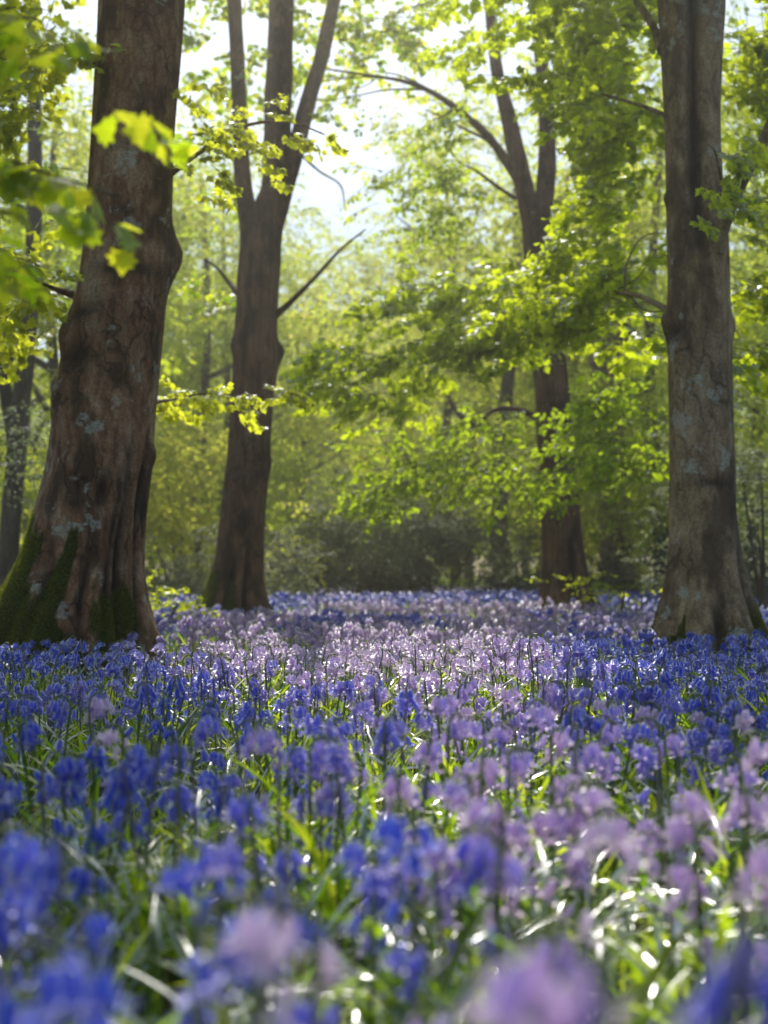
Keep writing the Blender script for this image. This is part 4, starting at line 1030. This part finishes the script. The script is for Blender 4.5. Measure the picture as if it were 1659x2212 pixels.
# hand placed prominent plants (measured x, top y, distance)
def spot(x, ytop, d, h=None):
    p = at(x, ytop, d); return p[0], d, p[2]
HERO = [(610, 1925, .74, 0), (1165, 1990, .86, 1), (130, 2020, .74, 2), (860, 1740, 1.12, 3), (1480, 1690, 1.22, 4), (1310, 1735, 1.30, 5), (1045, 1790, 1.34, 6), (1625, 1970, .92, 7),
        (640, 1500, 2.3, 0), (215, 1490, 2.7, 1), (240, 1565, 2.1, 2), (1305, 1500, 2.5, 3), (1400, 1515, 2.5, 4), (1240, 1520, 2.6, 5), (1520, 1490, 2.5, 6), (1600, 1520, 2.4, 7), (1090, 1560, 2.0, 0), (1170, 1510, 2.4, 1),
        (920, 1530, 2.3, 2), (850, 1550, 2.2, 4), (1260, 1590, 1.8, 5), (1400, 1590, 1.8, 6), (60, 1545, 2.0, 7), (130, 1620, 1.8, 0), (450, 1540, 2.0, 1), (540, 1560, 1.9, 2), (380, 1600, 1.7, 3), (1640, 1570, 1.9, 1), (1650, 1790, 1.3, 2), (1050, 1630, 1.8, 3), (700, 1600, 2.0, 4), (780, 1500, 2.6, 5), (500, 1930, .95, 6), (90, 1790, 1.2, 3)]
HERO_LAB = {0: 'big blurred pale lilac bluebell low in the picture, left of its middle', 1: 'large blurred violet bluebell at the bottom edge, right of the pale lilac one', 2: 'large blurred deep blue bluebell in the bottom left corner',
            3: 'dark blue blurred bluebell standing alone over dark leaves in the middle', 4: 'broad violet bluebell in the sunny foreground with pale top', 5: 'pale blue-lilac bluebell left of the broad violet one',
            6: 'small dark violet bluebell above bright leaf glints', 7: 'blurred blue bell nodding at the bottom right edge', 8: 'tall hooked bluebell rising highest in the shaded left foreground', 9: 'lilac-topped bluebell hooking right, left side below the mossy roots',
            10: 'pinkish lilac bluebell with drooping top among blue ones at left', 11: 'crisp tall bluebell with spiky top standing against dark shade at right', 12: 'hooked bluebell beside the spiky-topped one', 14: 'pale bluebell against the dark band near the right edge', 15: 'curled bluebell with pale rim at the right edge of the dark band'}
HERO_HUE = {0: .97, 1: .62, 2: .05, 3: .08, 4: .8, 5: .9, 6: .4, 7: .35, 8: .3, 9: .8, 10: .95, 11: .9, 12: .9, 14: .95, 15: .95}
SEL = [(x, y) for x, y in zip(cand_x, cand_y) if abs(x) < .34 * y + .10]
SEL.sort(key=lambda q: q[1])
def hero_spot(x, ytop, var):
    p = at(x, ytop, 1.0); slope = CAMZ - p[2]; Hn = PL[var]['S'][:, 2].max()
    s = float(np.interp(ytop, [1480, 1700, 1900], [1.12, 1.24, 1.4])); d = float(np.clip((CAMZ - s * Hn) / slope, .66, 3.3))
    return p[0] * d, d, s
hero_xy = [hero_spot(x, y, v)[:2] for x, y, d, v in HERO]
SEL = [q for q in SEL if all(math.hypot(q[0] - h[0], q[1] - h[1]) > .07 for h in hero_xy)]
# keep the closest zone from blocking the lens
SEL = [q for q in SEL if q[1] > .8]
SEL = SEL[:300 - len(HERO)]
ymax = SEL[-1][1]
seln = {(round(a, 5), round(b, 5)) for a, b in SEL}

def zone_label(x, y, s, hk):
    L = bool(lit(np.array([x]), np.array([y]))[0])
    dist = 'blurred' if y < 1.6 else ('soft' if y < 2.4 else 'crisp')
    col = ('sunlit lilac' if L else 'shaded blue')
    side = 'left' if x < -.09 * y else ('right' if x > .12 * y else 'middle')
    ht = 'tall' if s > 1.03 else 'short'
    nod = 'nodding left' if hk > .3 else ('nodding right' if hk < -.3 else 'nodding away')
    return f'{dist} {ht} {col} bluebell {nod}, {side} part of the foreground flowers'

def place(i, x, y, s, rz, var, label, full, tilt=(0, 0)):
    q = PARTS[var]; p = PL[var]
    o = bpy.data.objects.new('bluebell', None); COL.objects.link(o)
    o.location = (x, y, float(gz(x, y))); o.rotation_euler = (tilt[0], tilt[1], rz); o.scale = (s, s, s)
    tag(o, label, 'flower', 'bluebells in the foreground')
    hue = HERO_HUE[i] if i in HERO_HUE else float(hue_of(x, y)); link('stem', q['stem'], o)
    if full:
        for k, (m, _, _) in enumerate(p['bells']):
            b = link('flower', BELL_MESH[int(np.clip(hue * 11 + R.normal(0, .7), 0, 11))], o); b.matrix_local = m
        for me in q['leaf']: link('leaf', me, o)
    else:
        link('blossom', head_mesh(var, int(round(hue * 7))), o); link('leaves', q['tuft'], o)
    return o
idx = 0
for j, (x, yt, dd, var) in enumerate(HERO):
    wx, wy, s = hero_spot(x, yt, var); dd = wy
    rz = R.uniform(-1.2, 1.2) + (0 if R.random() < .6 else np.pi)
    lab = HERO_LAB.get(j) or zone_label(wx, wy, s, -math.cos(rz))
    hx, hy = PL[var]['S'][20:, 0].mean() * s, PL[var]['S'][20:, 1].mean() * s      # the head stands over this point of the plant
    place(idx, wx - hx * math.cos(rz) + hy * math.sin(rz), wy - hx * math.sin(rz) - hy * math.cos(rz), s, rz, var, lab, dd < 2.0); idx += 1
for (x, y) in SEL:
    s = R.uniform(.86, 1.22) * (.88 if y < 1.4 else 1); rz = R.uniform(0, 6.28)
    place(idx, x, y, s, rz, idx % NV, zone_label(x, y, s, -math.cos(rz)), idx < 130, (R.normal(0, .09), R.normal(0, .09))); idx += 1

def mass(acc, X, Y, lod):
    n = len(X); which = R.integers(NV, size=n); Z = gz(X, Y)
    s = R.uniform(.70, 1.10, n) * (.82 + .36 * fbm(X * .6, Y * .6, 0, 66, 2)) * (1 if lod < 2 else R.uniform(.95, 1.15, n)); rz = R.uniform(0, 2 * np.pi, n); tx = R.normal(0, .1, n); ty = R.normal(0, .1, n)
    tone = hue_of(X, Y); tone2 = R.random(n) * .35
    for k in range(NV):
        i = np.where(which == k)[0]
        if not len(i): continue
        V, T, M, A = template(PL[k], lod)
        isp = np.zeros(len(V), bool); isp[np.unique(T[M == 0])] = True
        c, sn = np.cos(rz[i])[:, None], np.sin(rz[i])[:, None]
        x = V[None, :, 0] * c - V[None, :, 1] * sn; y = V[None, :, 0] * sn + V[None, :, 1] * c; z = np.broadcast_to(V[None, :, 2], x.shape)
        x = x + z * tx[i][:, None]; y = y + z * ty[i][:, None]
        W = np.stack([x, y, z], -1) * s[i][:, None, None] + np.stack([X[i], Y[i], Z[i]], -1)[:, None]
        m = len(i)
        TT = (T[None] + (np.arange(m) * len(V))[:, None, None]).reshape(-1, 3)
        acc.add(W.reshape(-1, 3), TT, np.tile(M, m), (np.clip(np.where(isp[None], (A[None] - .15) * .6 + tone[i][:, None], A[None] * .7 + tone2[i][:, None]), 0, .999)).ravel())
acc = Acc()
# plants beside the frame and just behind the individuals
rest = np.array([(x, y) for x, y in zip(cand_x, cand_y) if (round(x, 5), round(y, 5)) not in seln and y > .95 and all(math.hypot(x - h[0], y - h[1]) > .06 for h in hero_xy)])
mass(acc, rest[:, 0], rest[:, 1], 0)
X, Y = scatter(4.6, 7.0, 78, .8); mass(acc, X, Y, 0)
X, Y = scatter(7.0, 14.0, 80, 1.2); mass(acc, X, Y, 1)
X, Y = scatter(14.0, 24.0, 55, 2.0); mass(acc, X, Y, 2)
X, Y = scatter(24.0, 50.0, 40, 3.0); mass(acc, X, Y, 2)
tag(link('bluebells', acc.mesh('bluebells', [M_petal, M_stem, M_strap])), 'carpet of bluebells stretching from the foreground to the far trees', 'flowers', kind='stuff')

# ------------------------------------------------------------------ grass and loose leaves between the flowers
def grass(acc, X, Y, h0, h1, w):
    n = len(X); Z = gz(X, Y); m = 4
    h = R.uniform(h0, h1, n); az = R.uniform(0, 6.28, n); b = R.uniform(.15, .9, n); wd = w * R.uniform(.6, 1.3, n)
    u = np.linspace(0, 1, m)
    V = np.zeros((n, m, 2, 3))
    for i, t in enumerate(u):
        off = h * b * t * t * .7; zz = h * (t - .25 * b * t * t)
        for k, s in enumerate((-1, 1)):
            ww = s * wd * (1 - t) * .5
            V[:, i, k, 0] = X + np.cos(az) * off - np.sin(az) * ww; V[:, i, k, 1] = Y + np.sin(az) * off + np.cos(az) * ww; V[:, i, k, 2] = Z + zz
    T = grid_tris(m, 2, False)
    acc.add(V.reshape(-1, 3), (T[None] + (np.arange(n) * 2 * m)[:, None, None]).reshape(-1, 3), 0, np.repeat(R.random(n), 2 * m))
acc = Acc()
def wedge(y0, y1, dens, margin):
    n = int(dens * (y1 - y0) * 2 * (.4 * y1 + margin)); Y = R.uniform(y0, y1, n); X = R.uniform(-1, 1, n) * (.4 * y1 + margin)
    k = np.abs(X) < .4 * Y + margin
    for (tx, ty, tr) in TREES_XY: k &= np.hypot(X - tx, Y - ty) > tr * .6
    return X[k], Y[k]
X, Y = wedge(.7, 5, 420, .5); grass(acc, X, Y, .06, .22, .006)
X, Y = wedge(5, 12, 260, 1); grass(acc, X, Y, .08, .24, .009)
X, Y = wedge(9.4, 13.5, 320, 0); k = X > .1; grass(acc, X[k], Y[k], .14, .3, .010)
X, Y = wedge(12, 30, 70, 2); grass(acc, X, Y, .1, .26, .018)
tag(link('grass', acc.mesh('grass', [M_grass])), 'thin green grass growing between the bluebells', 'grass', kind='stuff')

# broad bluebell leaves lying in the foreground, glossy
acc = Acc()
n = 1500
X = R.uniform(-.9, 1.0, n); Y = R.uniform(.7, 3.2, n)
k = np.abs(X) < .4 * Y + .3; X, Y = X[k], Y[k]
for x, y in zip(X, Y):
    r = np.random.default_rng(int(R.integers(1e9)))
    v, t = strap_leaf(r, r.uniform(.16, .34), r.uniform(.010, .019), r.uniform(0, 6.28), r.uniform(15, 70), 8)
    acc.add(v + (x, y, float(gz(x, y))), t, 0, r.random())
tag(link('leaf_undergrowth', acc.mesh('leaf_undergrowth', [M_strap])), 'tangle of glossy strap leaves under the foreground bluebells', 'leaves', kind='stuff')

M_litter, nt, out = new_mat('dead_leaf')
b = N(nt, 'ShaderNodeBsdfPrincipled', inp={'Roughness': .6}); nt.links.new(ramp(nt, rnd_value(nt), [(0, (.05, .028, .014)), (.5, (.14, .075, .035)), (1, (.30, .19, .10))]), b.inputs['Base Color']); nt.links.new(b.outputs[0], out.inputs[0])
acc = Acc(); X, Y = wedge(.6, 9, 150, .8); n = len(X); LV, LT = LEAF['oval']
D = unit(R.normal(0, 1, (n, 3)) * (1, 1, .25)); U = unit(R.normal(0, .45, (n, 3)) + (0, 0, 1)); Wd = unit(np.cross(U, D)); U = np.cross(D, Wd)
sz = R.uniform(.03, .07, n)[:, None, None]; P0 = np.stack([X, Y, gz(X, Y) + R.uniform(.004, .03, n)], -1)[:, None]
LW = P0 + sz * (LV[None, :, 0:1] * D[:, None] + LV[None, :, 1:2] * Wd[:, None] + 2.2 * LV[None, :, 2:3] * U[:, None])
acc.add(LW.reshape(-1, 3), (LT[None] + (np.arange(n) * len(LV))[:, None, None]).reshape(-1, 3), 0, np.repeat(R.random(n), len(LV)))
tag(link('fallen_leaves', acc.mesh('fallen_leaves', [M_litter], smooth=False)), 'brown fallen leaves lying on the soil under the flowers', 'leaves', kind='stuff')

# ------------------------------------------------------------------ haze
m, nt, out = new_mat('woodland_haze')
vs = N(nt, 'ShaderNodeVolumeScatter', inp={'Color': (1, .92, .75, 1), 'Density': .0066, 'Anisotropy': .76})
nt.links.new(vs.outputs[0], out.inputs['Volume'])
bx = np.array([(x, y, z) for x in (-60, 60) for y in (-12, 130) for z in (-1, 45)], float)
BT = np.array([(0, 1, 3), (0, 3, 2), (4, 6, 7), (4, 7, 5), (0, 4, 5), (0, 5, 1), (2, 3, 7), (2, 7, 6), (0, 2, 6), (0, 6, 4), (1, 5, 7), (1, 7, 3)])
tag(link('haze', mk_mesh('haze', bx, BT, m, smooth=False)), 'thin warm haze hanging between the trees', 'haze', kind='stuff')

# ------------------------------------------------------------------ light
w = bpy.data.worlds.new("World"); sc.world = w; w.use_nodes = True
nt = w.node_tree; bg = nt.nodes['Background']
sky = nt.nodes.new('ShaderNodeTexSky'); sky.sky_type = 'NISHITA'; sky.sun_disc = False
sky.sun_elevation = SUN_EL; sky.sun_rotation = math.atan2(SUN_AX, 1.0)
sky.air_density = 1.6; sky.dust_density = 1.0; sky.ozone_density = 3.0
nt.links.new(sky.outputs[0], bg.inputs[0]); bg.inputs[1].default_value = .15
L = bpy.data.lights.new('sun', 'SUN'); L.energy = 5.0; L.angle = math.radians(.53); L.color = (1, .94, .80)
so = bpy.data.objects.new('sun', L); COL.objects.link(so)
so.rotation_euler = Vector(SUN_DIR).to_track_quat('Z', 'Y').to_euler()
so.location = (0, 0, 30)

# ------------------------------------------------------------------ camera
cam = bpy.data.cameras.new('camera'); co = bpy.data.objects.new('camera', cam); COL.objects.link(co)
co.location = (0, 0, CAMZ); co.rotation_euler = (math.pi / 2 + TILT, 0, 0)
cam.sensor_fit = 'VERTICAL'; cam.sensor_height = 36; cam.lens = 36 * F / 1024.0
cam.clip_end = 2000; cam.clip_start = .02
cam.dof.use_dof = True; cam.dof.focus_distance = 4.8; cam.dof.aperture_fstop = 2.3
sc.camera = co

sc.view_settings.view_transform = 'Standard'; sc.view_settings.look = 'None'; sc.view_settings.exposure = 0; sc.view_settings.gamma = 1
c = sc.cycles
c.max_bounces = 7; c.diffuse_bounces = 4; c.glossy_bounces = 2; c.transmission_bounces = 2; c.volume_bounces = 0; c.transparent_max_bounces = 24
c.sample_clamp_indirect = 4.0; c.sample_clamp_direct = 0
c.use_denoising = True
try: c.denoiser = 'OPENIMAGEDENOISE'
except Exception: pass
c.caustics_reflective = False; c.caustics_refractive = False
c.volume_step_rate = 4
